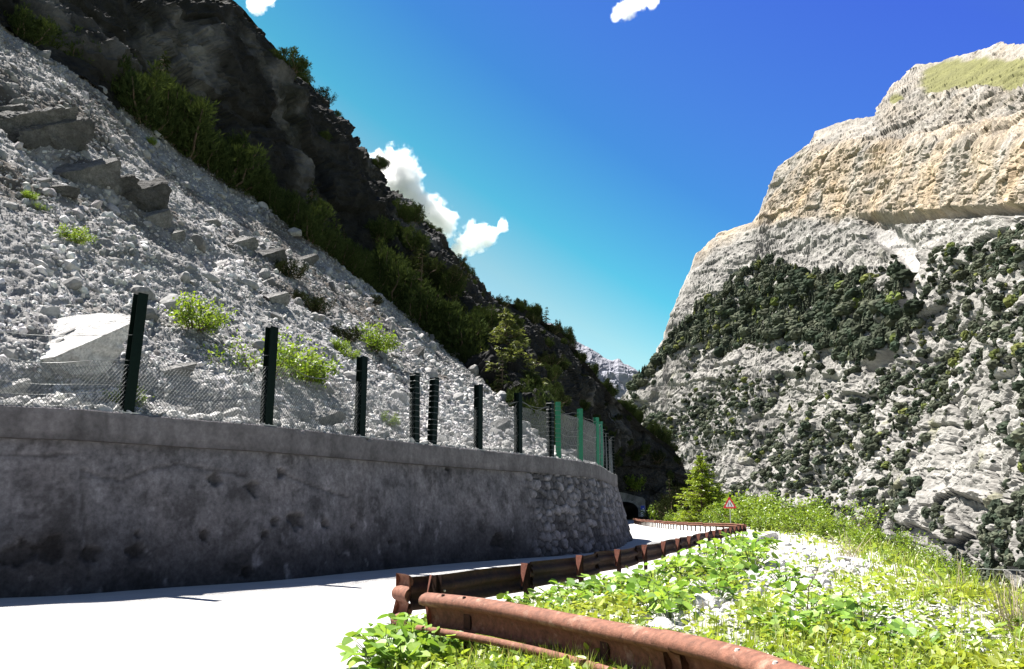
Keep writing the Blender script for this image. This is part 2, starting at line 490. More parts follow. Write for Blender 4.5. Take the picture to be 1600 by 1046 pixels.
# ------------------------------------------------------------------ wall mesh
def build_wall():
    root = empty('retaining_wall', (0, 0, 0))
    tag(root, 'long grey weathered concrete retaining wall with coping beside the road', 'retaining wall')
    n = len(TL); zb = ZT - CH
    zs = np.linspace(-0.15, zb + 0.03, 64)
    idx = np.arange(n)
    bt = 0.35 + 0.55 * sstep(700, 940, np.where(idx < _mono, T_px, 975))
    H = (zb - zs)[:, None] / zb
    off = -0.13 + bt[None, :] * H
    base = np.stack([TL[None, :, 0] + TN[None, :, 0] * off, TL[None, :, 1] + TN[None, :, 1] * off, np.repeat(zs[:, None], n, 1)], -1)
    sflat = np.repeat(TS[None, :], len(zs), 0).ravel(); zflat = np.repeat(zs[:, None], n, 1).ravel()
    ppx, ppy = proj(base.reshape(-1, 3))
    ppx = np.where(np.repeat((idx < _mono)[None, :], len(zs), 0).ravel(), ppx, 1000)
    q = np.stack([sflat, zflat, 0 * sflat], 1)
    # dressed rubble masonry towards the bend
    stone = sstep(812, 836, ppx + 16 * fbm(q, 1.2, 3) - 0.12 * (ppy - 730))
    f1, f2, cid = voronoi2(sflat / 0.40 + 0.35 * fbm(q, 0.8, 2), zflat / 0.33 + 0.35 * fbm(q, 0.8, 2, off=9), 5, 0.72)
    joint = sstep(0.03, 0.2, f2 - f1)
    d = 0.02 * fbm(q, 1.2, 5) + 0.006 * fbm(q, 0.25, 3)
    d = d * (1 - stone) + stone * (joint * (0.05 + 0.11 * cid) + 0.02 * fbm(q, 0.3, 4) - 0.02)
    # spalled pits, each (photo px, py, radius in m)
    pits = [(467, 818, .34), (506, 820, .19), (217, 835, .12), (212, 863, .2), (143, 866, .2), (778, 845, .34), (335, 748, .3), (395, 765, .25), (320, 838, .14), (440, 738, .14), (30, 870, .3), (80, 860, .25), (415, 835, .12), (550, 825, .1), (610, 850, .12), (700, 735, .2), (384, 890, .22), (430, 815, .12)]
    rr = fbm(q, 0.28, 5, 0.65)
    dark = np.zeros(len(d))
    for (a, b, r) in pits:
        k = int(np.argmin((ppx - a) ** 2 + (ppy - b) ** 2))
        rho = np.hypot((sflat - sflat[k]), (zflat - zflat[k]) * 1.05) / r + 1.1 * rr + 0.7 * fbm(q, 0.6, 2, off=r * 30)
        pit = 1 - sstep(0.6, 1.0, rho)
        d = d - (0.1 + 0.18 * r) * pit * (1 - stone)
        dark = np.maximum(dark, pit)
    # cracks
    cracks = [[(127, 735), (145, 743), (190, 750), (215, 742), (245, 733), (280, 727), (330, 735), (385, 744)],
              [(128, 735), (131, 790), (134, 850), (136, 905)], [(0, 712), (60, 711), (120, 712)], [(432, 733), (460, 750), (520, 772), (545, 778)],
              [(515, 845), (532, 872)], [(410, 835), (416, 850)], [(300, 812), (325, 850)]]
    ck = np.zeros(len(d))
    for line in cracks:
        ks = [int(np.argmin((ppx - a) ** 2 + (ppy - b) ** 2)) for a, b in line]
        dd, _ = seg_dist(np.stack([sflat, zflat], 1) + 0.05 * np.stack([fbm(q, 0.3, 4), fbm(q, 0.3, 4, off=4)], 1), [(sflat[k], zflat[k]) for k in ks])
        ck = np.maximum(ck, 1 - sstep(0.012, 0.06, dd))
    d = d - 0.035 * ck * (1 - stone)
    # colour
    streak = fbm(np.stack([sflat, zflat * 0.12, 0 * sflat], 1), 0.45, 5, 0.6)
    blotch = fbm(q, 2.2, 5, 0.6, off=3)
    speck = fbm(q, 0.35, 4, 0.65, off=7)
    v = 0.118 + 0.05 * streak * sstep(0.3, 2.5, zflat) + 0.05 * blotch + 0.05 * speck
    foot_dark = sstep(2.3, 0.1, zflat + 0.9 * fbm(q, 1.6, 5, 0.6, off=21))  # ragged mask, darker towards the foot of the wall
    v = v * (1 - 0.68 * foot_dark)
    lichen = sstep(0.06, 0.24, fbm(q, 1.3, 6, 0.68, off=31))
    v = v * (1 - 0.42 * lichen)
    lime = sstep(0.22, 0.42, fbm(np.stack([sflat, zflat * 0.6, 0 * sflat], 1), 0.5, 5, 0.6, off=41)) * sstep(3.0, 1.0, zflat)
    v = v + 0.09 * lime
    stone_v = 0.06 + 0.17 * cid ** 1.5 + 0.05 * speck
    v = v * (1 - stone) + stone * (stone_v * (0.3 + 0.7 * joint) * (1 - 0.3 * foot_dark))
    v = np.clip(v * (1 - 0.42 * ck * (1 - stone)) * (1 - 0.5 * dark * (1 - stone)), 0.02, 0.5)
    tint = np.stack([1.02 + 0.05 * blotch, 0.965 + 0 * v, 1.05 - 0.05 * blotch], 1)
    colr = v[:, None] * tint
    nrm = np.stack([np.repeat(TN[None, :, 0], len(zs), 0).ravel(), np.repeat(TN[None, :, 1], len(zs), 0).ravel(), 0 * d + 0.1], 1)
    V = base.reshape(-1, 3) + nrm * d[:, None]
    k = grid_faces(len(zs), n)
    keepc = np.array([True])
    me = mesh('wall_face', V, k, M['wall'], colr, smooth=True)
    put('wall_face', me, root)
    # coping
    n2 = n // 2
    ii = np.linspace(0, n - 1, n2).astype(int)
    prof = np.array([(-0.16, -CH), (0.0, -CH + 0.02), (0.0, -CH + 0.12), (0.005, -CH * 0.7), (0.0, -CH * 0.45), (0.0, -CH * 0.2), (-0.01, -0.03), (-0.05, 0.0), (-0.2, 0.0), (-0.35, 0.0), (-0.52, -0.02), (-0.55, -0.9)])
    base = np.stack([TL[ii, 0], TL[ii, 1], np.full(n2, ZT)], 1)
    V = base[:, None] + prof[None, :, 0:1] * np.c_[TN[ii], np.zeros(n2)][:, None] + prof[None, :, 1:2] * np.array([0, 0, 1.0])
    s2 = np.repeat(TS[ii][:, None], len(prof), 1).ravel(); pz = np.repeat(prof[None, :, 1], n2, 0).ravel(); pn = np.repeat(prof[None, :, 0], n2, 0).ravel()
    q2 = np.stack([s2, pz, pn], 1)
    chip = sstep(0.05, 0.45, fbm(q2 * np.array([1, 0.2, 0.2]), 0.5, 4, 0.65)) * sstep(-0.2, 0.0, pz)
    Vf = V.reshape(-1, 3).copy()
    Vf[:, 2] -= 0.07 * chip
    Vf[:, :2] -= np.repeat(TN[ii][:, None], len(prof), 1).reshape(-1, 2) * (0.04 * chip + 0.012 * fbm(q2, 0.7, 4))[:, None]
    st = fbm(q2 * np.array([1, 0.15, 0.15]), 0.5, 5, 0.6, off=5)
    v = 0.115 + 0.05 * st + 0.03 * fbm(q2 * np.array([1, 0.12, 0.12]), 0.16, 3, 0.6, off=15) + 0.05 * fbm(q2, 1.5, 4)
    v = v * (1 - 0.4 * sstep(0.1, 0.6, fbm(q2 * np.array([1, 0.2, 0.2]), 1.1, 4, off=8)))
    jointc = np.zeros(len(v))
    for a in (128, 300, 520, 640, 760, 812, 858, 922):
        jointc = np.maximum(jointc, 1 - sstep(0.01, 0.05, np.abs(s2 - TS[wall_at(a)])))
    v = v * (1 - 0.3 * jointc) + 0.1 * np.maximum(0, 1 - np.abs(pz + 0.45) / 0.3) * sstep(0.25, 0.5, st)
    # the coping colour darkens towards its lower edge
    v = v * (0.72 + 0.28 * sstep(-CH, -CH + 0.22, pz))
    colc = np.clip(v, 0.03, 0.5)[:, None] * np.array([1.03, 0.965, 1.02])
    put('coping', mesh('coping', Vf, grid_faces(n2, len(prof), True), M['coping'], colc, smooth=False), root)
    return root
build_wall()

# ------------------------------------------------------------------ scree slope
_sb_px = [-300, -120, 100, 260, 425, 573, 680, 755, 820, 880, 925, 945]
_st = [(-420, -220, 33), (-200, -110, 37), (0, 35, 44), (140, 122, 48), (300, 248, 57), (450, 335, 65), (600, 452, 72), (690, 535, 72), (750, 590, 69), (800, 640, 65), (850, 690, 60), (893, 716, 56)]
def _wp(px):
    i = wall_at(px) if px > T_px[0] else 0
    return np.array([TL[i, 0] - TN[i, 0] * 0.45, TL[i, 1] - TN[i, 1] * 0.45, ZT - 0.12])
SCR_B = np.array([_wp(a) for a in _sb_px]); SCR_T = np.array([P(a, b, c) for a, b, c in _st])
NC, NR = 620, 420
_B = catmull(SCR_B, NC); _T = catmull(SCR_T, NC)

def _scree_base(c, r):
    """c in 0..1 along, r in 0..1 up; straight slope, a little hollow"""
    c = np.asarray(c); r = np.asarray(r)
    x = np.clip(c, 0, 1) * (NC - 1); i = np.clip(x.astype(int), 0, NC - 2); f = (x - i)[..., None]
    b = _B[i] * (1 - f) + _B[i + 1] * f; t = _T[i] * (1 - f) + _T[i + 1] * f
    p = b + (t - b) * r[..., None]
    p[..., 2] -= 0.6 * np.sin(np.clip(r, 0, 1) * math.pi)
    return p

def scree_disp(p):
    d = 0.75 * fbm(p, 9.0, 4, 0.5) + 0.28 * fbm(p, 2.2, 4, 0.6, off=3) + 0.20 * fbm(p, 0.7, 3, 0.6, ridged=True, off=6)
    return d
_rr = np.linspace(0, 1.06, NR) ** 1.15; _cc = np.linspace(0, 1, NC)
CC, RR = np.meshgrid(_cc, _rr)
SB = _scree_base(CC.ravel(), RR.ravel()).reshape(NR, NC, 3)
SN = grid_normals(SB)
if SN[NR // 2, NC // 2, 2] < 0: SN = -SN
_sd = scree_disp(SB.reshape(-1, 3)) * sstep(0.0, 0.08, RR.ravel())
# erosion gully with dark outcrop below the big boulders
gx, gy = proj(SB.reshape(-1, 3))
gd, _ = seg_dist(np.stack([gx, gy], 1), [(0, 165), (60, 235), (150, 300), (250, 370), (330, 410)])
_sd -= 0.9 * (1 - sstep(6, 30, gd))
gd2, _ = seg_dist(np.stack([gx, gy], 1), [(0, 620), (100, 590), (200, 600), (330, 640), (420, 655)])
_sd -= 0.35 * (1 - sstep(5, 28, gd2))
SV = SB.reshape(-1, 3) + SN.reshape(-1, 3) * _sd[:, None]
_sc = fbm(SB.reshape(-1, 3), 5.0, 5, 0.6, off=2)
_soil = sstep(0.05, 0.4, fbm(SB.reshape(-1, 3) * np.array([1, 1, 1]), 7.0, 5, 0.6, off=12) + 0.35 * RR.ravel() - 0.1)
_cv = (0.23 + 0.05 * _sc)[:, None] * np.array([1.01, 0.99, 0.985])
_cv = _cv * (1 + 0.55 * fbm(np.stack([CC.ravel() * 60, RR.ravel() * 3, 0 * RR.ravel()], 1), 2.0, 4, 0.6, off=3))[:, None]
_cv = _cv * (1 - _soil[:, None]) + _soil[:, None] * np.array([0.095, 0.082, 0.07]) * (1 + 0.4 * _sc)[:, None]
_fc = grid_faces(NR, NC)
tag(put('scree_slope', mesh('scree_slope', SV, _fc, M['scree'], np.clip(_cv, 0.03, 0.6), smooth=True)), kind='structure')
SVG = SV.reshape(NR, NC, 3)

def scree_pt(c, r):
    """point on the finished scree mesh"""
    x = np.clip(np.asarray(c) * (NC - 1), 0, NC - 1.001); y = np.interp(np.asarray(r), _rr, np.arange(NR)); y = np.clip(y, 0, NR - 1.001)
    i = x.astype(int); j = y.astype(int); f = (x - i)[..., None]; g = (y - j)[..., None]
    return SVG[j, i] * (1 - f) * (1 - g) + SVG[j, i + 1] * f * (1 - g) + SVG[j + 1, i] * (1 - f) * g + SVG[j + 1, i + 1] * f * g
_spx, _spy = proj(SVG)
def scree_px(px, py):
    k = int(np.argmin((_spx - px) ** 2 + (_spy - py) ** 2))
    return SVG.reshape(-1, 3)[k]

# ------------------------------------------------------------------ rocks
def ico(sub):
    t = (1 + 5 ** .5) / 2
    V = [(-1, t, 0), (1, t, 0), (-1, -t, 0), (1, -t, 0), (0, -1, t), (0, 1, t), (0, -1, -t), (0, 1, -t), (t, 0, -1), (t, 0, 1), (-t, 0, -1), (-t, 0, 1)]
    Fc = [(0, 11, 5), (0, 5, 1), (0, 1, 7), (0, 7, 10), (0, 10, 11), (1, 5, 9), (5, 11, 4), (11, 10, 2), (10, 7, 6), (7, 1, 8), (3, 9, 4), (3, 4, 2), (3, 2, 6), (3, 6, 8), (3, 8, 9), (4, 9, 5), (2, 4, 11), (6, 2, 10), (8, 6, 7), (9, 8, 1)]
    V = [np.array(v, float) / np.linalg.norm(v) for v in V]
    for _ in range(sub):
        cache = {}; nf = []
        def mid(a, b):
            k = (min(a, b), max(a, b))
            if k not in cache:
                m = V[a] + V[b]; V.append(m / np.linalg.norm(m)); cache[k] = len(V) - 1
            return cache[k]
        for a, b, c in Fc:
            ab, bc, ca = mid(a, b), mid(b, c), mid(c, a)
            nf += [(a, ab, ca), (b, bc, ab), (c, ca, bc), (ab, bc, ca)]
        Fc = nf
    return np.array(V), np.array(Fc)
ICO0, ICO1, ICO2, ICO3, ICO4, ICO5 = [ico(k) for k in range(6)]

def rock_shape(rng, icos, cuts=9, rough=0.1, nscale=0.7, first=()):
    """a chipped block: sphere clipped by random planes, then roughened"""
    V, Fc = icos
    V = V.copy()
    for k in range(cuts):
        n = rng.normal(size=3); n /= np.linalg.norm(n)
        h = rng.uniform(0.5, 0.85)
        if k < len(first):
            n = np.array(first[k][:3], float); n /= np.linalg.norm(n); h = first[k][3]
        e = np.maximum(0, V @ n - h)
        V = V - e[:, None] * n
    off = rng.uniform(0, 50)
    d = fbm(V, nscale, 5, 0.6, ridged=True, off=off) * rough + fbm(V, 0.25, 3, off=off) * rough * 0.3
    V = V * (1 + d)[:, None]
    return V, Fc

def rand_rot(rng, n):
    q = rng.normal(size=(n, 4)); q /= np.linalg.norm(q, axis=1)[:, None]
    w, x, y, z = q.T
    return np.stack([np.stack([1 - 2 * (y * y + z * z), 2 * (x * y - z * w), 2 * (x * z + y * w)], -1),
                     np.stack([2 * (x * y + z * w), 1 - 2 * (x * x + z * z), 2 * (y * z - x * w)], -1),
                     np.stack([2 * (x * z - y * w), 2 * (y * z + x * w), 1 - 2 * (x * x + y * y)], -1)], 1)

def scatter_stones(name, pts, size, colr, icos=ICO0, seed=1, mat='stone', flat=0.75):
    rng = np.random.default_rng(seed)
    n = len(pts)
    shapes = [rock_shape(rng, icos, 6, 0.12)[0] for _ in range(12)]
    S = np.array(shapes)
    R = rand_rot(rng, n)
    sc = size[:, None] * rng.uniform([0.7, 0.55, 0.45], [1.3, 1.0, 0.8], (n, 3))
    V = S[rng.integers(0, 12, n)] * sc[:, None, :]
    V = np.einsum('nij,nkj->nki', R, V) + pts[:, None]
    Fc = (icos[1][None] + (np.arange(n) * len(icos[0]))[:, None, None]).reshape(-1, 3)
    C = np.repeat(colr[:, None], len(icos[0]), 1)
    return put(name, mesh(name, V.reshape(-1, 3), Fc, M[mat], C.reshape(-1, 3), smooth=False))

def stones_on_scree():
    rng = np.random.default_rng(5)
    n = 135000
    c = rng.uniform(0.08, 1, n); r = rng.uniform(0.0, 1.0, n) ** 1.25
    p = scree_pt(c, r)
    px, py = proj(p)
    ok = (px > -40) & (py > -40) & (px < 930)
    p, c, r, px = p[ok], c[ok], r[ok], px[ok]
    n = len(p)
    size = np.exp(rng.normal(math.log(0.044), 0.6, n)).clip(0.02, 0.34)
    dist = p[:, 1]
    size *= (0.6 + 0.4 * dist / 30).clip(0.6, 1.5)
    cl = fbm(p, 3.0, 3, off=5)
    stk = fbm(np.stack([c * 60, r * 3, 0 * r], 1), 2.0, 4, 0.6, off=3)
    size = size * np.exp(1.3 * stk).clip(0.6, 1.9)
    keep = rng.random(n) < (0.75 + 0.6 * cl - 0.7 * stk)
    p, size, n = p[keep], size[keep], keep.sum()
    v = rng.uniform(0.15, 0.50, n) * (1.3 - 0.55 * r[keep]) * (1 - 0.35 * sstep(0.0, 0.35, fbm(p, 7.0, 5, 0.6, off=12) + 0.35 * r[keep] - 0.1))
    colr = v[:, None] * np.array([1.01, 0.99, 0.985]) * rng.uniform(0.97, 1.03, (n, 3))
    tag(scatter_stones('scree_rubble', p, size, colr, ICO0, 6), 'loose grey limestone rubble covering the scree slope', 'rubble', kind='stuff')
    # medium blocks
    n = 240
    c = rng.uniform(0.1, 1, n); r = rng.uniform(0.0, 1.0, n)
    p = scree_pt(c, r); size = rng.uniform(0.18, 0.5, n) * (0.6 + 0.5 * p[:, 1] / 40)
    v = rng.uniform(0.14, 0.30, n)
    tag(scatter_stones('scree_blocks', p, size, v[:, None] * np.array([1, .99, .98]), ICO1, 9), 'larger broken limestone blocks strewn over the scree slope', 'rubble', kind='stuff')
    # chips on the coping
    n = 5000
    i = rng.integers(0, len(TL) - 200, n); o = rng.uniform(0.06, 0.8, n)
    p = np.stack([TL[i, 0] - TN[i, 0] * o, TL[i, 1] - TN[i, 1] * o, np.full(n, ZT + 0.01) + 0.12 * sstep(.3, .7, o)], 1)
    size = np.exp(rng.normal(math.log(0.075), 0.6, n)).clip(0.02, 0.3) * sstep(-0.15, 0.5, o)
    tag(scatter_stones('coping_rubble', p, size, rng.uniform(0.25, 0.42, n)[:, None] * np.array([1, .99, .98]), ICO1, 12), 'small broken stones lying along the top of the wall', 'rubble', kind='stuff')
stones_on_scree()

def boulder(px, py, w, h, dep, label, seed, v=0.33, cuts=10, rough=0.16, rz=0.0, sink=0.35, on=None, grp=None, mat='boulder', ic=ICO4, first=((0.0, -0.66, 0.75, 0.32), (0.8, -0.55, -0.3, 0.30), (-0.4, 0.1, 0.9, 0.5))):
    """w, h, dep in photo pixels at that spot"""
    p = scree_px(px, py) if on is None else np.asarray(on, float)
    k = p[1] / F
    rng = np.random.default_rng(seed)
    V, Fc = rock_shape(rng, ic, cuts, rough, first=first)
    V = V * np.array([w, dep, h]) * 0.5 * k * 1.12
    a = rz; R = np.array([[math.cos(a), -math.sin(a), 0], [math.sin(a), math.cos(a), 0], [0, 0, 1]])
    V = V @ R.T
    c = v * (1 + 0.25 * fbm(V, 0.8, 4, off=seed)) 
    me = mesh('boulder', V, Fc, M[mat], np.clip(c, 0.03, 0.6)[:, None] * np.array([1.0, 0.985, 0.97]), smooth=False)
    o = put('boulder', me)
    o.location = (p + np.array([0, 0, h * k * (0.5 - sink)])).tolist()
    tag(o, label, 'boulder', grp)
    return o
_jag = dict(mat='boulder', ic=ICO5, first=((-0.05, -0.62, 0.78, 0.36), (0.7, -0.65, -0.4, 0.20), (-0.4, 0.2, 0.9, 0.55)))
boulder(36, 222, 120, 95, 110, 'huge dark jagged rock outcrop at the left edge of the scree', 1, 0.13, 9, 0.6, 0.0, .25, **_jag)
boulder(88, 232, 75, 80, 80, 'dark jagged rock leaning against the right side of the huge outcrop', 21, 0.10, 9, 0.6, 0.0, .25, **_jag)
boulder(8, 190, 60, 50, 60, 'small pale topped rock above the huge outcrop at the left edge', 22, 0.15, 9, 0.5, 0.0, .25, **_jag)
boulder(182, 300, 50, 46, 50, 'dark rock wedged between the two jagged boulders of the row', 23, 0.08, 9, 0.5, 0.0, .25, **_jag)
boulder(146, 282, 95, 80, 80, 'pale topped boulder in the row just right of the huge outcrop', 2, 0.14, 10, 0.35)
boulder(222, 318, 95, 85, 80, 'dark jagged boulder in the middle of the boulder row on the scree', 3, 0.07, 12, 0.45)
boulder(240, 348, 50, 45, 45, 'rounded grey boulder below the dark jagged boulder on the scree', 4, 0.18)
boulder(272, 372, 30, 26, 30, 'small block at the lower end of the boulder row on the scree', 5, 0.2)
boulder(378, 385, 46, 36, 40, 'pale rounded boulder alone on the upper scree near the pine belt', 6, 0.2)
boulder(418, 408, 56, 44, 46, 'dark boulder with a dark bush growing against its right side', 7, 0.11, 12, 0.22)
boulder(478, 412, 36, 32, 36, 'dark block directly right of the bush on the upper scree', 8, 0.11)
boulder(430, 470, 42, 30, 40, 'pale boulder on the mid scree above the second fence post', 9, 0.22)
boulder(100, 545, 225, 135, 170, 'large bright white slab of rock behind the fence at far left', 10, 0.72, 12, 0.2, 0.0, 0.5, first=((-0.22, -0.76, 0.70, 0.12), (0.85, -0.5, -0.3, 0.40), (0.1, -0.75, -0.7, 0.55)))
boulder(12, 615, 62, 44, 50, 'small white boulder resting at the wall top in the left corner', 11, 0.5, 10, 0.12, 0, .3)
boulder(275, 585, 70, 34, 50, 'flat grey boulder on the scree between the first two fence posts', 12, 0.2)
boulder(500, 662, 74, 40, 50, 'grey boulder at the wall top between second and third fence posts', 13, 0.22)
boulder(780, 672, 46, 36, 40, 'grey boulder behind the mesh right of the sixth fence post', 14, 0.18)
boulder(655, 560, 24, 40, 24, 'upright dark stone on the scree above the pair of leaning posts', 15, 0.1)
boulder(900, 703, 40, 26, 36, 'pale boulder at the wall top behind the bright green posts', 16, 0.3)
boulder(330, 350, 34, 20, 30, 'low pale block on the upper scree left of the lone boulder', 17, 0.2)
boulder(88, 300, 60, 30, 40, 'low dark ledge of rock under the huge outcrop', 18, 0.1, 12, .25)

# ------------------------------------------------------------------ left cliff with the headland
_cl = [((-420, -220, 33), (-520, -200, 44)), ((-200, -110, 37), (-260, -130, 49)), ((0, 35, 44), (-30, -80, 54)), ((140, 122, 48), (120, -70, 58)), ((300, 248, 57), (270, -60, 64)),
       ((450, 335, 65), (368, 0, 72)), ((600, 452, 72), (440, 82, 82)), ((690, 535, 72), (487, 128, 91)), ((750, 590, 69), (510, 190, 97)), ((800, 640, 65), (556, 250, 106)),
       ((850, 690, 60), (600, 302, 115))]
_foot = [P(*a) for a, b in _cl]; _rid = [P(*b) for a, b in _cl]
for (x, y, z), b in [((4.5, 64, 3.0), (645, 345, 124)), ((6, 74, 1.5), (700, 392, 134)), ((7.5, 92, 0), (765, 450, 146)), ((10, 112, 0), (828, 482, 158)), ((13, 132, 0), (880, 515, 167)),
                     ((16, 152, 0), (905, 548, 172)), ((19, 172, 0), (950, 603, 180)), ((22, 187, 0), (990, 645, 187)), ((30, 189, 0), (1028, 680, 193)), ((38, 190, -1), (1056, 702, 195)),
                     ((44, 194, -3), (1072, 742, 200)), ((50, 212, -6), (1066, 775, 222)), ((50, 250, -10), (1050, 790, 262))]:
    _foot.append(np.array([x, y, z], float)); _rid.append(P(*b))
_foot = np.array(_foot); _rid = np.array(_rid)
CNC, CNR = 760, 430
_f = catmull(_foot, CNC); _r = catmull(_rid, CNC)
_seg = np.array([_f + (_f - _r) * 0.12 * np.array([1, 1, 1.0]), _f, _f + (_r - _f) * 0.5, _r])
_rowt = np.r_[np.linspace(0, 1, 24, endpoint=False), np.linspace(1, 3, CNR - 24 - 40, endpoint=False), np.linspace(3, 5, 40)]
_back1 = _r + np.array([-14, 9, -9.0]); _back2 = _r * np.array([1, 1, 0]) + np.array([-110, 70, -70.0])
_ctl = np.concatenate([_seg, [_back1, _back2]])
def _lerp_rows(ctl, t):
    i = np.clip(t.astype(int), 0, len(ctl) - 2); f = (t - i)[:, None, None]
    return ctl[i] * (1 - f) + ctl[i + 1] * f
CB = _lerp_rows(_ctl, _rowt)
CNm = grid_normals(CB)
_kk = np.ones(61) / 61
for _a in range(3):
    _pd = np.pad(CNm[..., _a], ((0, 0), (30, 30)), mode='edge')
    CNm[..., _a] = np.array([np.convolve(r, _kk, 'valid') for r in _pd])
CNm /= np.linalg.norm(CNm, axis=-1, keepdims=True)
_out = CNm[150, 300] @ np.array([1, -0.3, 0.3])
if _out < 0: CNm = -CNm
_cp = CB.reshape(-1, 3); _ct = np.repeat(_rowt[:, None], CNC, 1).ravel()
_ccol = np.repeat(np.linspace(0, 1, CNC)[None], CNR, 0).ravel()
_mask = 1 - 0.62 * np.exp(-((_ct - 3) / 0.35) ** 2)
_dip = _cp @ np.array([0.22, -0.10, 1.0])
_warp = fbm(_cp, 14, 3, off=2)
_st1 = ((_dip + 3.2 * _warp) / 7.5) % 1.0
_ledge = np.where(_st1 < 0.82, _st1 / 0.82, (1 - _st1) / 0.18)             # overhanging beds
_ca = _cp @ np.array([0.3, 0.95, 0.0]) + 2 * fbm(_cp, 8, 3, off=91)
_q1 = voronoi2(_ca / 7, (_dip + 2 * _warp) / 4.5, 4, 0.9); _q2 = voronoi2(_ca / 2.6, _dip / 1.7, 9, 0.9)
_buttress = fbm(_cp * np.array([1, 1, 0.35]), 11, 4, 0.5, ridged=True, off=8)
_cd = (0.8 * _ledge - 0.4) * (1 - 0.7 * sstep(.33, .4, _ccol) * sstep(.62, .5, _ccol)) - 0.9 + 2.0 * (_q1[2] - 0.5) + 0.8 * (_q2[2] - 0.5) + 2.4 * _buttress + 0.9 * fbm(_cp, 5, 5, 0.55, ridged=True, off=4) + 0.5 * fbm(_cp, 1.2, 3, 0.6, ridged=True)
_cd *= _mask
_cd -= 1.7 * np.exp(-((_ct - 3) / 0.3) ** 2) * np.interp(_ccol, [0, .5, 1], [0.5, 1.0, 1.2])
_cd *= np.where(_ct < 1, 0.4, 1.0) * np.where(_ct > 3.5, 0.6, 1)
_cd = np.where((_ccol < 0.43) , _cd - 0.8 * np.exp(-((_ct - 1) / 0.12) ** 2), _cd)
CV = _cp + CNm.reshape(-1, 3) * _cd[:, None]
_pale = sstep(0.12, 0.42, fbm(_cp * np.array([1, 1, 0.4]), 9, 5, 0.6, off=14))
_headl_lit = sstep(0.74, 0.82, _ccol)
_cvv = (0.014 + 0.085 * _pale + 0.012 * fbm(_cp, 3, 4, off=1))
_crc = _cvv[:, None] * np.array([0.98, 0.97, 1.0]) * (1 + 1.6 * _headl_lit[:, None])  # headland rock painted paler to stand for sunlight on it
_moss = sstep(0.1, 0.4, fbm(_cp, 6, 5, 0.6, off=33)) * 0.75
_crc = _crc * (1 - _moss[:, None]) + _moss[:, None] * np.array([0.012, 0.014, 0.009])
_cf = grid_faces(CNR, CNC)
_cc3 = CV[_cf].mean(1)
TUN = (24.3, 184.0)           # tunnel mouth centre
_cut = (np.abs(_cc3[:, 0] - TUN[0]) < 3.9) & (_cc3[:, 2] < 5.0) & (_cc3[:, 1] > 175) & (_cc3[:, 1] < 225)
_cut2 = (_cc3[:, 2] < 6) & (_cc3[:, 1] > 165) & (_cc3[:, 1] < TUN[1] + 0.2) & (_cc3[:, 0] > TUN[0] - 4.0) & (_cc3[:, 0] < TUN[0] + 6.0)
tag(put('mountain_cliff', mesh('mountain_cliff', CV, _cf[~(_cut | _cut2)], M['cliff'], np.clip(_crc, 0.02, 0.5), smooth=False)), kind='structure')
CVG = CV.reshape(CNR, CNC, 3)
_cpx, _cpy = proj(CVG)

# ------------------------------------------------------------------ right mountain across the valley
_sil = [(930, 700), (960, 650), (985, 608), (1000, 590), (1022, 560), (1040, 530), (1048, 495), (1062, 462), (1078, 432), (1092, 402), (1125, 370), (1178, 352), (1190, 330), (1200, 300), (1215, 262), (1240, 244), (1265, 226),
        (1275, 206), (1310, 192), (1365, 181), (1382, 152), (1398, 132), (1432, 104), (1460, 100), (1500, 90), (1540, 78), (1562, 69), (1600, 70), (1680, 40), (1800, 0)]
_sx = np.array([a for a, b in _sil], float); _sy = np.array([b for a, b in _sil], float)
MNC, MNR, MBK = 600, 560, 30
_mpx = np.linspace(935, 1760, MNC)
def m_top(px): return np.interp(px, _sx, _sy)
_mk = np.array([(1250, .80), (1060, .93), (1000, 1.0), (800, 1.12), (600, 1.30), (450, 1.50), (400, 1.60), (350, 1.69), (335, 1.71), (235, 1.80), (200, 1.93), (150, 2.08), (90, 2.42), (-50, 3.0)])[::-1]
def m_depth(px, py):
    return (235 + (1600 - px) * 0.6) * np.interp(py, _mk[:, 0], _mk[:, 1])
_tt = np.linspace(0, 1, MNR)
MPX = np.repeat(_mpx[None], MNR, 0)
MPY = 1200 + (m_top(_mpx)[None] - 1200) * (_tt[:, None] ** 0.92)
MB0 = P(MPX, MPY, m_depth(MPX, MPY))
_e = MB0[-1]
_bk = np.array([_e + np.array([0.35, 0.55, 0]) * dd + np.array([0, 0, -1]) * (dd * 0.55 + 0.0012 * dd * dd) for dd in np.linspace(4, 420, MBK)])
MB1 = np.concatenate([MB0, _bk])
MPXa = np.concatenate([MPX, np.repeat(_mpx[None], MBK, 0)]); MPYa = np.concatenate([MPY, np.repeat(m_top(_mpx)[None], MBK, 0)])
MN = grid_normals(MB1)
if MN[200, 300] @ np.array([-0.8, -0.3, 0.5]) < 0: MN = -MN
mp = MB1.reshape(-1, 3); mpx, mpy = MPXa.ravel(), MPYa.ravel()
_edge = np.abs(mpy - m_top(mpx))
_env = 0.30 + 0.70 * sstep(0, 60, _edge)
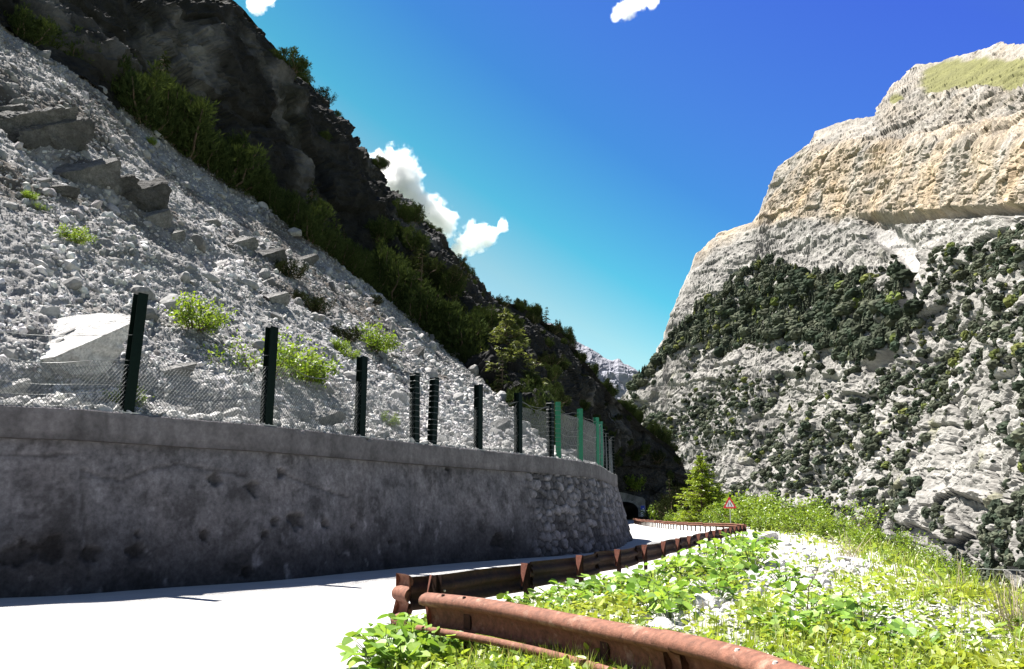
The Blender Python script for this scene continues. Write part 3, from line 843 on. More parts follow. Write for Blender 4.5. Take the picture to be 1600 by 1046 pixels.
# beds dip gently; the cliff band is massive, beds above and below are thin
_bandtop = np.interp(mpx, [1180, 1270, 1400, 1500, 1600, 1700], [350, 232, 222, 205, 190, 180])
_bandbot = np.interp(mpx, [1080, 1180, 1260, 1340, 1400, 1500, 1600, 1700], [420, 362, 352, 348, 352, 338, 332, 330])
_band = sstep(-8, 10, mpy - _bandtop) * sstep(-8, 10, _bandbot - mpy)
_above = sstep(5, -5, mpy - _bandtop)
zz = mp[:, 2] + 0.10 * mp[:, 0] - 0.03 * mp[:, 1] + 7 * fbm(mp, 70, 3, off=3)
_b1 = (zz / 15.0) % 1.0
_b1 = np.where(_b1 < 0.8, _b1 / 0.8, (1 - _b1) / 0.2)
_b2 = (zz / 5.2 + 0.3 * fbm(mp, 30, 2)) % 1.0
_b2 = np.where(_b2 < 0.75, _b2 / 0.75, (1 - _b2) / 0.25)
_gul = fbm(mp * np.array([1, 1, 0.25]), 60, 4, 0.55, ridged=True, off=5)
_rgh = fbm(mp, 26, 6, 0.6, ridged=True, off=9)
_al = mp[:, 1] * 0.97 - mp[:, 0] * 0.2 + 5 * fbm(mp, 25, 3, off=81)
_hz = zz + 2.5 * fbm(mp, 18, 3, off=85)
_k1 = voronoi2(_al / 30, _hz / 11, 3, 0.9); _k2 = voronoi2(_al / 11, _hz / 4.5, 8, 0.9); _k3 = voronoi2(_al / 4.2, _hz / 2.2, 12, 0.9)
_blk = 6.0 * (_k1[2] - 0.5) + 2.6 * (_k2[2] - 0.5) + 1.1 * (_k3[2] - 0.5) - 1.2 * sstep(0.12, 0.0, _k2[1] - _k2[0]) - 2.0 * sstep(0.08, 0.0, _k1[1] - _k1[0])
_fin = fbm(mp, 6, 3, 0.6, ridged=True, off=19)
_bedmask = 0.25 + 0.75 * sstep(-0.1, 0.25, fbm(mp, 55, 3, off=27))
_md = _env * (11.0 * _gul * (1 - 0.6 * _band) * (1 - 0.5 * _above) + 2.2 * _rgh * (1 - 0.35 * _band) + 0.5 * _fin + _blk * (0.75 - 0.3 * _band + 0.1 * _above) + _band * 4.0 * fbm(mp * np.array([1, 1, 0.15]), 16, 4, 0.5, ridged=True, off=95)) + (2.6 * _b1 + 1.2 * _b2 - 1.6) * _bedmask * (0.6 + 0.8 * _above + 0.3 * _band) * (0.4 + 0.6 * _env)
_md += _band * 3.0 - 10 * sstep(12, 2, np.abs(mpy - _bandbot - 2)) * sstep(1300, 1400, mpx)
_chl, _ = seg_dist(np.stack([mpx, mpy], 1), [(1385, 372), (1420, 395), (1442, 440), (1440, 480), (1425, 520), (1395, 560), (1365, 585)])
_chw = np.interp(mpy, [370, 400, 450, 500, 540, 590], [20, 17, 13, 9, 6, 4])
_chute = 1 - sstep(0.6, 1.1, _chl / _chw + 0.25 * fbm(mp, 12, 3))
_md = _md * (1 - 0.7 * _chute) - 2.0 * _chute
_rav, _ = seg_dist(np.stack([mpx, mpy], 1), [(1412, 505), (1400, 580), (1372, 640), (1345, 690), (1335, 720), (1290, 770)])
_md -= 8 * (1 - sstep(0, 30, _rav)) * sstep(480, 560, mpy)
MV = mp + MN.reshape(-1, 3) * _md[:, None]
# rock colours
_n1 = fbm(mp, 45, 5, 0.6, off=6); _n2 = fbm(mp, 12, 4, 0.6, off=16)
_mc = ((0.20 - 0.0 * _above) + 0.04 * _n1 + 0.03 * _n2 + 0.05 * (_k2[2] - 0.5) + 0.04 * (_k1[2] - 0.5))[:, None] * np.array([1.0, 0.965, 0.905])
_warm = np.clip((_band + 0.35 * _above) * (0.5 + 0.9 * fbm(mp * np.array([1, 1, 0.5]), 32, 4, 0.6, off=44)), 0, 1)
_mc = _mc * (1 - _warm[:, None]) + _warm[:, None] * (0.8 + 0.4 * _k2[2])[:, None] * np.array([0.30, 0.228, 0.148])
_streak = sstep(0.15, 0.5, fbm(mp * np.array([1, 1, 0.12]), 10, 4, 0.6, off=51)) * (0.4 * _band + 0.15)
_mc = _mc * (1 - 0.55 * _streak[:, None])
_mc = _mc * (1 - _chute[:, None]) + _chute[:, None] * (0.24 + 0.06 * _n2)[:, None] * np.array([1.03, 1.0, 0.96])
_meadow = sstep(0.35, 0.7, (1 - sstep(12, 42, np.abs(mpy - np.interp(mpx, [1380, 1440, 1500, 1600, 1700], [165, 125, 118, 118, 90])))) * sstep(1400, 1470, mpx) + 0.5 * fbm(mp, 30, 4, off=61) + (1 - sstep(8, 18, np.hypot(mpx - 1402, (mpy - 158) * 1.3))) * 0.8 - 0.12)
_meadow = np.maximum(_meadow, sstep(0.3, 0.5, fbm(mp, 26, 5, 0.6, off=71)) * sstep(380, 460, mpy) * 0.55)
_mc = _mc * (1 - _meadow[:, None]) + _meadow[:, None] * np.array([0.11, 0.11, 0.042])
MV = mp + MN.reshape(-1, 3) * (_md * (1 - 0.65 * np.where(mpy < 300, _meadow, 0)))[:, None]
tag(put('mountain', mesh('mountain', MV, grid_faces(MNR + MBK, MNC), M['mount'], np.clip(_mc, 0.02, 0.6), smooth=False)), kind='structure')
MVG = MV.reshape(MNR + MBK, MNC, 3)

# ------------------------------------------------------------------ far white peak
_pk = [(780, 520), (860, 510), (905, 542), (925, 552), (942, 560), (958, 566), (966, 563), (978, 572), (990, 578), (1010, 600), (1040, 640), (1080, 700)]
_kx = np.linspace(800, 1080, 150)
_ky = np.interp(_kx, [a for a, b in _pk], [b for a, b in _pk])
_rows = []
for t in np.linspace(0, 1, 90):
    _rows.append(P(_kx, 760 + (_ky - 760) * t, np.full(150, 2000 + 620 * t)))
for dd in np.linspace(40, 900, 12):
    _rows.append(_rows[89] + np.array([0.1, 1, -0.6]) * dd)
_K = np.array(_rows); _Kn = grid_normals(_K)
if _Kn[40, 70, 1] > 0: _Kn = -_Kn
_kp = _K.reshape(-1, 3)
_kd = 75 * fbm(_kp, 150, 6, 0.62, ridged=True) * (0.25 + 0.75 * sstep(0, 0.3, 1 - np.repeat(np.r_[np.linspace(0, 1, 90), np.ones(12)][:, None], 150, 1).ravel()))
_kc = (0.22 + 0.07 * fbm(_kp, 90, 5, 0.6))[:, None] * np.array([0.93, 0.95, 1.1])  # bluish tint puts the distance haze into the rock colour
tag(put('far_peak', mesh('far_peak', _kp + _Kn.reshape(-1, 3) * _kd[:, None], grid_faces(102, 150), M['peak'], _kc, smooth=False)), kind='structure')

# ------------------------------------------------------------------ road, bank and valley ground
_rt = [(632, 899), (662, 907), (740, 893), (883, 868), (948, 861), (1017, 850), (1063, 840), (1128, 828), (1168, 822.5), (1187, 820)]
RAIL = np.array([[-1.50, 12.8], [-1.02, 13.3], [-0.45, 14.6], [1.35, 18.8], [2.5, 21.6], [4.25, 26.2], [6.6, 33.0], [10.6, 44.5], [14.6, 56.0], [17.6, 64.5]])
FAR_RAIL = np.array([[17.6, 64.5], [18.3, 67.2], [18.0, 69.8], [17.2, 73.0], [16.4, 80.0], [16.0, 90.0], [16.4, 105.0], [18.5, 130.0], [23.0, 155.0], [29.0, 183.0]])
NEAR_EDGE = np.array([[4.0, -40], [3.2, -2], [1.3, 2.6], [-0.6, 6.2], [-1.45, 9.3], [-1.75, 12.3]])
ROAD_R = np.concatenate([NEAR_EDGE, RAIL + np.array([-0.02, 0.0]), FAR_RAIL[1:] + np.array([-0.3, 0])])
EDGE = np.array([[4.8, -40], [5.0, 0], [5.9, 7], [7.0, 11], [8.6, 16], [12.0, 28], [18.5, 46], [25, 62], [26.5, 80], [26, 110], [29, 140], [34, 180], [36, 205], [20, 232], [-60, 250], [-400, 260]])
def ground_z(x, y):
    q = np.stack([x, y], 1)
    d1, s1 = seg_dist(q, ROAD_R)
    d2, s2 = seg_dist(q, EDGE)
    sr = d1 * s1                                  # + = bank side
    se = d2 * s2                                  # + = beyond the edge
    p3 = np.stack([x, y, 0 * x], 1)
    mound = 0.16 + 0.34 * fbm(p3, 5.0, 3) + 0.10 * fbm(p3, 1.2, 4) + 0.035 * fbm(p3, 0.35, 3, ridged=True)
    z = np.where(sr > 0, mound * sstep(0.05, 2.6, sr) + 0.008, -0.10)
    fall = np.maximum(se, 0)
    z = z - (0.75 * fall - 0.6 * (1 - np.exp(-fall / 0.8)) * 0.75) + np.where(se > 0, 0.5 * fbm(p3, 6, 4) * sstep(0, 6, se), 0)
    return np.maximum(z, -70 + 3 * fbm(p3, 40, 3))
_gx = np.r_[np.linspace(-120, -6, 24), np.linspace(-5.8, 10, 190), np.linspace(10.15, 32, 150), np.geomspace(32.5, 220, 50)]
_gy = np.r_[np.linspace(-60, 3, 20), np.linspace(3.1, 22, 230), np.linspace(22.15, 72, 230), np.geomspace(72.5, 420, 70)]
GX, GY = np.meshgrid(_gx, _gy)
GZ = ground_z(GX.ravel(), GY.ravel())
_gp = np.stack([GX.ravel(), GY.ravel(), GZ], 1)
_gn = fbm(_gp, 1.5, 5, 0.6, off=2)
_earth = sstep(0.0, 0.35, fbm(_gp, 3.5, 5, 0.6, off=15))
_gc = (0.36 + 0.07 * _gn)[:, None] * np.array([1.0, 0.985, 0.955])
_gc = _gc * (1 - 0.75 * _earth[:, None]) + 0.75 * _earth[:, None] * np.array([0.16, 0.15, 0.08])
tag(put('bank_ground', mesh('bank_ground', _gp, grid_faces(len(_gy), len(_gx)), M['bank'], np.clip(_gc, 0.03, 0.55), smooth=True)), kind='structure')

_rl = np.array([[-60, -40], [-45, -5], [-24, 3], *[list(TL[i] - TN[i] * 0.3) for i in range(0, len(TL) - 260, 40)], [4, 60], [2, 70], [3, 85], [5, 105], [8, 130], [12, 150], [16, 172], [19, 186], [19, 215]])
_rr_ = np.concatenate([ROAD_R, [[29.5, 186], [29.5, 215]]])
_a, _ = resample(_rl, 0.25); _b, _ = resample(_rr_, 0.25)
def _fit(p, n):
    t = np.linspace(0, 1, len(p)); u = np.linspace(0, 1, n)
    return np.stack([np.interp(u, t, p[:, 0]), np.interp(u, t, p[:, 1])], 1)
def _by_y(p, ys):
    o = np.argsort(p[:, 1], kind='stable'); return np.interp(ys, p[o, 1], p[o, 0])
_ys = np.r_[np.linspace(-40, 3, 30), np.linspace(3.2, 70, 330), np.linspace(70.5, 215, 150)]
_xl = _by_y(_a, _ys); _xr = _by_y(_b, _ys)
_uu = np.linspace(0, 1, 40)
RX = _xl[:, None] * (1 - _uu) + _xr[:, None] * _uu; RY = np.repeat(_ys[:, None], 40, 1)
_rp = np.stack([RX.ravel(), RY.ravel(), 0 * RX.ravel()], 1)
_rp[:, 2] = 0.012 * fbm(_rp, 4.0, 3) 
tag(put('road', mesh('road', _rp, grid_faces(len(_ys), 40), M['road'], smooth=True)), kind='structure')
_vg = np.array([[-4000, -4000, -72], [4000, -4000, -72], [4000, 5000, -72], [-4000, 5000, -72]], float)
tag(put('valley_floor', mesh('valley_floor', _vg, np.array([[0, 1, 2, 3]]), M['bank'], np.full((4, 3), 0.14) * np.array([0.8, 1, 0.5]))), kind='structure')

def gz(x, y):
    return ground_z(np.atleast_1d(np.asarray(x, float)), np.atleast_1d(np.asarray(y, float)))

# ------------------------------------------------------------------ foliage builders
def unit(v):
    return v / (np.linalg.norm(v, axis=-1, keepdims=True) + 1e-9)

class Cards:
    """many small leaf-shaped faces gathered into one mesh"""
    def __init__(self):
        self.V = []; self.C = []
    def add(self, c, d, L, Wd, col, rng, nrm=None):
        n = len(c)
        if n == 0: return
        d = unit(np.asarray(d, float))
        r = rng.normal(size=(n, 3)) if nrm is None else nrm + 0.5 * rng.normal(size=(n, 3))
        s = unit(np.cross(d, r))
        L = np.broadcast_to(L, (n,))[:, None]; Wd = np.broadcast_to(Wd, (n,))[:, None]
        up = unit(np.cross(s, d))
        V = np.stack([c, c + d * L * 0.45 + s * Wd * 0.5 + up * 0.06 * L, c + d * L, c + d * L * 0.45 - s * Wd * 0.5 + up * 0.06 * L], 1)
        self.V.append(V); self.C.append(np.repeat(np.broadcast_to(col, (n, 3))[:, None], 4, 1))
    def data(self, name, mat):
        V = np.concatenate(self.V).reshape(-1, 3); C = np.concatenate(self.C).reshape(-1, 3)
        return mesh(name, V, np.arange(len(V)).reshape(-1, 4), mat, np.clip(C, 0.004, 0.9), smooth=False)

def tint(rng, n, a, b, spread=0.25):
    t = rng.random((n, 1))
    return (np.array(a) * (1 - t) + np.array(b) * t) * (1 + spread * rng.normal(size=(n, 1)).clip(-2, 2))

def pine_shrub(seed, H=1.0, R=0.55, dark=(0.017, 0.029, 0.011), light=(0.066, 0.088, 0.03), stems=18, per=150, cl=0.115):
    """mountain pine: several stems curving up from the base, upright shoots"""
    rng = np.random.default_rng(seed)
    wood = MB(); cd = Cards()
    for k in range(stems):
        az = rng.uniform(0, 2 * math.pi); rad = R * math.sqrt(rng.uniform(0.02, 1)); h = H * rng.uniform(0.55, 1.0) * (1 - 0.35 * (rad / R) ** 2)
        t = np.linspace(0, 1, 7)
        out = rad * np.sin(t * math.pi * 0.5) ** 0.8
        pts = np.stack([out * math.cos(az), out * math.sin(az), h * t ** 1.25], 1)
        pts[1:] += rng.normal(size=(6, 3)) * 0.025 * H
        wood.tube(pts, np.linspace(0.022, 0.006, 7) * H, 5)
        m = int(per * rng.uniform(0.7, 1.3))
        tt = rng.uniform(0.16, 1.0, m) ** 0.8
        c = np.stack([np.interp(tt, t, pts[:, j]) for j in range(3)], 1)
        sp = rng.normal(size=(m, 3)) * np.array([1, 1, 0.75]) * (0.115 * H * (1.15 - 0.75 * tt))[:, None]
        c = c + sp
        base = tint(rng, 1, dark, light, 0.15)
        # each shoot is a tuft of needles
        for j in range(4):
            d = unit(sp) * 0.7 + np.array([0, 0, 1.0]) + rng.normal(size=(m, 3)) * 0.42
            cd.add(c, d, cl * H * rng.uniform(0.5, 1.0, m), 0.0145 * H * rng.uniform(0.6, 1.3, m), base * 0.45 + 0.55 * tint(rng, m, dark, light), rng)
    return wood.data('trunk', M['bark']), cd.data('crown', M['needle'])

def conifer(seed, H=1.0, R=0.24, dark=(0.05, 0.075, 0.02), light=(0.13, 0.17, 0.03), rings=26, droop=0.25, per=26, fine=1.0, gap=0.15, mat='needle'):
    """cone of whorled branches hung with short twigs"""
    rng = np.random.default_rng(seed)
    wood = MB(); cd = Cards()
    z = np.linspace(0, H * 0.99, 8)
    tr = np.stack([0.012 * H * np.sin(z * 5 + seed), 0.012 * H * np.cos(z * 4 + seed), z], 1)
    wood.tube(tr, np.linspace(0.022, 0.003, 8) * H, 6)
    for k in range(rings):
        f = (k + rng.uniform(0, 1)) / rings
        zz = H * (0.07 + 0.92 * f)
        if rng.random() < gap * 0.4: continue
        nb = int(rng.integers(4, 8) * (1 - 0.4 * f)) + 1
        for b in range(nb):
            if rng.random() < gap: continue
            az = rng.uniform(0, 2 * math.pi)
            ln = R * H / 1.0 * (1 - f) ** 0.75 * rng.uniform(0.6, 1.12) + 0.02 * H
            t = np.linspace(0, 1, 5)
            pz = zz + ln * (0.28 * t - droop * 2.2 * t ** 2 + 0.18 * t ** 4)
            pts = np.stack([ln * t * math.cos(az), ln * t * math.sin(az), pz], 1)
            wood.tube(pts, np.linspace(0.006, 0.0015, 5) * H, 4, cap=False)
            m = int(per * (0.35 + 0.65 * (1 - f)) * fine)
            tt = rng.uniform(0.12, 1.02, m)
            c = np.stack([np.interp(tt, t, pts[:, j]) for j in range(3)], 1)
            axis = np.array([math.cos(az), math.sin(az), -0.1])
            sidev = np.array([-math.sin(az), math.cos(az), 0])
            sg = rng.choice([-1, 1], m)[:, None]
            d = axis * 0.6 + sidev * sg * rng.uniform(0.2, 1.0, (m, 1)) + np.array([0, 0, -0.25]) + rng.normal(size=(m, 3)) * 0.28
            cc = tint(rng, 1, dark, light, 0.1) * 0.4 + 0.6 * tint(rng, m, dark, light)
            cd.add(c, d, (0.035 + 0.05 * rng.random(m)) * H / math.sqrt(fine), 0.016 * H * rng.uniform(0.6, 1.4, m), cc, rng)
    c = tr[-1] + rng.normal(size=(14, 3)) * 0.006 * H
    cd.add(c, np.array([0, 0, 1.0]) + 0.3 * rng.normal(size=(14, 3)), 0.05 * H, 0.012 * H, tint(rng, 14, dark, light), rng)
    return wood.data('trunk', M['bark']), cd.data('crown', M[mat])

def leafy_bush(seed, H=1.0, R=0.75, dark=(0.07, 0.14, 0.018), light=(0.20, 0.27, 0.03), stems=20, per=90, leaf=0.09):
    rng = np.random.default_rng(seed)
    wood = MB(); cd = Cards()
    for k in range(stems):
        az = rng.uniform(0, 2 * math.pi); rad = R * math.sqrt(rng.uniform(0.0, 1)); h = H * rng.uniform(0.5, 1.0) * (1 - 0.45 * (rad / R) ** 2)
        t = np.linspace(0, 1, 6)
        pts = np.stack([rad * t ** 0.8 * math.cos(az), rad * t ** 0.8 * math.sin(az), h * t ** 1.1], 1)
        pts[1:] += rng.normal(size=(5, 3)) * 0.035 * H
        wood.tube(pts, np.linspace(0.016, 0.004, 6) * H, 4)
        m = int(per * rng.uniform(0.6, 1.3))
        tt = rng.uniform(0.2, 1.03, m) ** 0.7
        c = np.stack([np.interp(tt, t, pts[:, j]) for j in range(3)], 1) + rng.normal(size=(m, 3)) * 0.085 * H
        d = unit(rng.normal(size=(m, 3)) + np.array([0.6 * math.cos(az), 0.6 * math.sin(az), 0.25]))
        cc = tint(rng, 1, dark, light, 0.12) * 0.4 + 0.6 * tint(rng, m, dark, light)
        cd.add(c, d, leaf * H * rng.uniform(0.6, 1.25, m), leaf * 0.62 * H * rng.uniform(0.7, 1.2, m), cc, rng, nrm=np.array([0, 0, 1.0]))
    return wood.data('trunk', M['bark']), cd.data('crown', M['leaf'])

def plant_proto(name, pair, wood_name='trunk', crown_name='crown'):
    r = empty(name)
    put(wood_name, pair[0], r); put(crown_name, pair[1], r)
    return r

def place(proto, loc, s, rz=None, label=None, cat=None, group=None, squash=1.0, name=None, rng=random, tilt=0.06):
    """first use moves the prototype itself, later uses copy it"""
    o = proto if not proto.get('used') else copy_tree(proto)
    proto['used'] = 1
    o['used'] = 1
    o.location = [float(v) for v in loc]
    o.scale = (s, s, s * squash)
    o.rotation_euler = (rng.uniform(-tilt, tilt), rng.uniform(-tilt, tilt), rng.uniform(0, 6.28) if rz is None else rz)
    for k in ('group',):
        if k in o and not group: del o[k]
    tag(o, label, cat, group)
    return o

PINES = [plant_proto('mountain_pine', pine_shrub(100 + k, R=[0.5, 0.62, 0.45, 0.7, 0.55][k])) for k in range(5)]
LIME = (0.07, 0.13, 0.015), (0.20, 0.27, 0.025)
BUSH = [plant_proto('bush', leafy_bush(200 + k, R=[0.9, 0.7, 1.1, 0.8][k], leaf=[.085, .1, .075, .09][k])) for k in range(4)]
DKBUSH = [plant_proto('dark_bush', pine_shrub(300 + k, R=0.8, dark=(0.014, 0.02, 0.01), light=(0.034, 0.042, 0.018), stems=16, per=120)) for k in range(2)]
LARCH = [plant_proto('larch', conifer(400, 1.0, 0.40, (0.06, 0.08, 0.025), (0.15, 0.17, 0.055), 34, 0.16, 36, 1.3, 0.1, 'leaf')),
         plant_proto('larch', conifer(401, 1.0, 0.46, (0.10, 0.16, 0.015), (0.28, 0.36, 0.03), 38, 0.2, 40, 1.4, 0.08, 'leaf'))]
SPRUCE = [plant_proto('spruce', conifer(410 + k, 1.0, [0.2, 0.26, 0.22][k], (0.015, 0.024, 0.012), (0.05, 0.062, 0.026), 22, 0.3, 18)) for k in range(3)]

# ---- belt of pines along the top of the scree: (photo px, py of the foot, height in px)
_belt = [(8, 42, 70), (34, 62, 72), (66, 78, 60), (98, 98, 55), (128, 116, 50), (160, 118, 42), (176, 150, 55), (200, 172, 62), (222, 190, 72), (248, 208, 86), (270, 226, 84), (296, 246, 98), (318, 262, 76), (336, 268, 64),
         (352, 286, 70), (372, 292, 58), (388, 302, 60), (410, 318, 56), (432, 334, 48), (452, 352, 54), (470, 364, 52), (492, 382, 56), (510, 396, 46), (530, 412, 48), (548, 428, 50), (566, 440, 58), (588, 456, 64), (606, 468, 72), (626, 484, 60),
         (642, 500, 52), (660, 516, 74), (682, 530, 84), (702, 548, 88), (722, 562, 80), (742, 584, 70), (758, 598, 76), (800, 640, 66), (822, 654, 56), (846, 672, 60), (868, 690, 46)]
_beltlab = ['dark green mountain pine in the belt above the scree, top left corner', 'olive mountain pine in the belt directly above the huge dark outcrop', 'bushy mountain pine in the tallest clump of the belt above the boulder row',
            'mountain pine in the mid part of the belt along the scree edge', 'low mountain pine in the belt above the leaning fence posts', 'tall dark mountain pine in the clump left of the larch on the slope', 'dark mountain pine low on the slope right of the larch']
def _bl(px):
    for lim, l in zip((110, 185, 345, 440, 650, 765), _beltlab):
        if px < lim: return l
    return _beltlab[-1]
random.seed(21)
for k, (a, b, h) in enumerate(_belt):
    p = scree_px(a, b)
    s = h * p[1] / F * (1.0 + 0.65 * random.random())
    place(PINES[k % 5], p + np.array([-0.4, 0.6, -0.12 * s]), s, label=_bl(a), cat='pine', group='pines along the top of the scree, ' + _bl(a).split(' ', 3)[-1][:30], squash=random.uniform(0.85, 1.1))
    if a < 720 and k % 3 == 0:                       # a second one behind
        q = p + np.array([-1.6, 1.8, 1.2])
        place(PINES[(k + 2) % 5], q, s * random.uniform(0.75, 1.0), label=_bl(a), cat='pine', group='pines along the top of the scree, ' + _bl(a).split(' ', 3)[-1][:30])
for k, (a, b, h) in enumerate(_belt):                # pointed young spruces standing up out of the belt
    if k % 3: continue
    p = scree_px(a + 6, b) + np.array([-1.0 - 0.5 * (k % 3), 0.8, 0.3])
    place(SPRUCE[k % 3], p, h * p[1] / F * random.uniform(1.3, 1.9), label='pointed dark spruce rising out of the belt along the scree', cat='spruce', group='spruces in the belt along the scree')
p = scree_px(786, 622)
place(LARCH[0], p + np.array([0.6, -1.2, -0.6]), 128 * p[1] / F * 1.15, label='olive green larch with layered branches on the slope above the sixth post', cat='larch')

# ---- bushes on the scree
for (a, b, h, k, lab) in [(300, 512, 62, 0, 'bright lime green bush on the scree between first and second posts'), (410, 588, 74, 2, 'wide lime green bush on the scree behind the second fence post'), (478, 598, 62, 1, 'lime green bush on the scree just right of the second post'),
                          (580, 548, 46, 3, 'lime green bush on the scree above the third fence post'), (528, 548, 24, 1, 'small lime bush left of the bush above the third post'), (546, 562, 24, 0, 'small lime tuft just below the bush above third post'),
                          (198, 634, 40, 3, 'lime bush growing at the foot of the first fence post'), (118, 378, 32, 0, 'small lime bush high on the scree below the boulder row'), (44, 312, 18, 1, 'tiny upper lime tuft on the left of the scree'), (62, 330, 14, 2, 'tiny lower lime tuft on the left of the scree'),
                          (606, 664, 22, 3, 'small lime tuft at the wall top right of third post'), (236, 224, 14, 1, 'tiny lime tuft on the scree near the pine belt'), (412, 278, 24, 0, 'yellow green young bush among the pines of the belt'), (350, 218, 20, 1, 'small yellow green bush high in the pine belt'), (820, 668, 18, 2, 'pale lime tuft at the scree edge behind the seventh post')]:
    p = scree_px(a, b); s = h * p[1] / F * 1.12
    place(BUSH[k], p - np.array([0, 0, 0.12 * s]), s, label=lab, cat='bush')
for (a, b, h, k, lab) in [(448, 432, 42, 0, 'dark bush growing beside the dark boulder on the upper scree'), (492, 488, 40, 1, 'low dark bush on the mid scree below the dark boulders'), (540, 532, 40, 0, 'round dark bush on the scree above the lime tufts'), (466, 470, 26, 1, 'small dark bush left of the low dark bush on the scree'), (583, 474, 22, 1, 'small dark bush close under the pine belt on the scree')]:
    p = scree_px(a, b); s = h * p[1] / F
    place(DKBUSH[k], p - np.array([0, 0, 0.1 * s]), s, label=lab, cat='bush', squash=0.8)

# ---- small trees on the cliff and its skyline
rng = np.random.default_rng(31)
_rid_row = 24 + int((CNR - 64) * 1.0) - 3
for k in range(95):
    c = int(rng.uniform(0.30, 0.985) ** 0.9 * CNC)
    c = min(c, CNC - 1); j = _rid_row + int(rng.integers(-9, 3))
    p = CVG[j, c]
    px, py = proj(p)
    if not (360 < px < 1080): continue
    h = rng.uniform(0.9, 2.3) if px < 560 else rng.uniform(1.4, 3.8)
    if rng.random() < 0.75:
        place(PINES[k % 5], p - np.array([0, 0, 0.25]), h, label='small dark pine on the skyline ridge of the left cliff', cat='pine', group='pines along the skyline of the left cliff', squash=rng.uniform(.8, 1.3))
    else:
        place(SPRUCE[k % 3], p - np.array([0, 0, 0.25]), h * 1.15, label='small pointed spruce on the skyline ridge of the left cliff', cat='spruce', group='spruces along the skyline of the left cliff')
for k in range(190):
    c = int(rng.uniform(0.22, 0.99) * CNC); c = min(c, CNC - 1); j = int(rng.uniform(40, _rid_row - 8))
    p = CVG[j, c]; px, py = proj(p)
    right = px > 620
    if not right and rng.random() < 0.72: continue
    if CNC * 0.72 < c and j < 70: continue
    if p[2] < 5.5 and p[1] > 150: continue
    place((PINES + DKBUSH)[k % 7], p - np.array([0, 0, 0.3]), rng.uniform(1.2, 3.2), label='dark shrub clinging to the shaded left cliff face', cat='shrub', group='shrubs clinging to the left cliff face', squash=rng.uniform(.7, 1.1))

# ------------------------------------------------------------------ forest and scrub across the valley
def small_tree_shapes():
    """distant conifers (jagged stacked skirts) and round scrub, a few hundred faces at most"""
    out = []
    for k in range(6):
        rng = np.random.default_rng(500 + k)
        if k < 3:
            V, Fc = [], []
            tiers = 6
            for j in range(tiers):
                f = j / tiers
                z0 = 0.06 + 0.8 * f; z1 = min(1.0, z0 + 0.36 * (1 - 0.4 * f)); r = 0.25 * (1 - f) ** 0.85 + 0.03
                n = 9; az = np.linspace(0, 2 * math.pi, n, endpoint=False) + rng.uniform(0, 1)
                rr = r * np.where(np.arange(n) % 2, 0.55, 1.0) * rng.uniform(0.75, 1.25, n)
                o = len(V); V += [(a_ * math.cos(t), a_ * math.sin(t), z0 + rng.uniform(-0.04, 0.03)) for a_, t in zip(rr, az)] + [(rng.normal() * 0.01, rng.normal() * 0.01, z1)]
                Fc += [(o + i, o + (i + 1) % n, o + n) for i in range(n)]
            V = np.array(V); Fc = np.array(Fc)
        else:
            V, Fc = ICO2; V = V.copy()
            V = V * (1 + 0.65 * fbm(V, 0.55, 3, 0.7, off=k * 5))[:, None] * np.array([0.5, 0.5, 0.42]) + np.array([0, 0, 0.33])
        C = tint(rng, len(V), (0.75, 0.75, 0.75), (1.25, 1.25, 1.15), 0.2)
        out.append((V, Fc, C))
    return out
STS = small_tree_shapes()

def far_trees(name, pts, h, kind, colr, seed):
    rng = np.random.default_rng(seed)
    V, C, Fc = [], [], []; nv = 0
    az = rng.uniform(0, 6.28, len(pts)); wf = rng.uniform(0.8, 1.3, len(pts))
    for k in range(6):
        m = np.where(kind == k)[0]
        if not len(m): continue
        v, f, c = STS[k]
        ca, sa = np.cos(az[m])[:, None], np.sin(az[m])[:, None]
        x = (v[None, :, 0] * ca - v[None, :, 1] * sa) * wf[m][:, None]
        y = (v[None, :, 0] * sa + v[None, :, 1] * ca) * wf[m][:, None]
        vv = np.stack([x, y, np.broadcast_to(v[None, :, 2], x.shape)], -1) * h[m][:, None, None] + pts[m][:, None, :]
        V.append(vv.reshape(-1, 3)); C.append((c[None] * colr[m][:, None, :]).reshape(-1, 3))
        Fc.append((f[None] + (np.arange(len(m)) * len(v))[:, None, None]).reshape(-1, 3) + nv); nv += len(m) * len(v)
    return put(name, mesh(name, np.concatenate(V), np.concatenate(Fc), M['far_leaf'], np.clip(np.concatenate(C), 0.003, 0.5)))

_vis = MVG[:MNR]
_qx, _qy = proj(_vis)
_fp1 = [(985, 612), (1020, 562), (1046, 528), (1080, 488), (1130, 452), (1175, 420), (1208, 400), (1250, 428), (1300, 425), (1362, 436), (1380, 470), (1376, 510), (1350, 545), (1300, 548), (1262, 540), (1210, 530), (1150, 545), (1118, 560), (1100, 535), (1060, 548), (1020, 585), (995, 612)]
_fp2 = [(1402, 420), (1425, 432), (1432, 470), (1430, 510), (1405, 555), (1345, 575), (1300, 560), (1365, 530), (1385, 480)]
_fp3 = [(1600, 355), (1600, 420), (1540, 440), (1480, 470), (1440, 520), (1400, 590), (1370, 640), (1320, 700), (1250, 760), (1200, 770), (1190, 730), (1260, 690), (1330, 630), (1390, 560), (1440, 500), (1470, 440), (1450, 400), (1500, 390), (1560, 365)]
_fp4 = [(1000, 660), (1060, 640), (1110, 610), (1160, 590), (1190, 600), (1190, 640), (1150, 690), (1110, 700), (1080, 690), (1040, 690)]
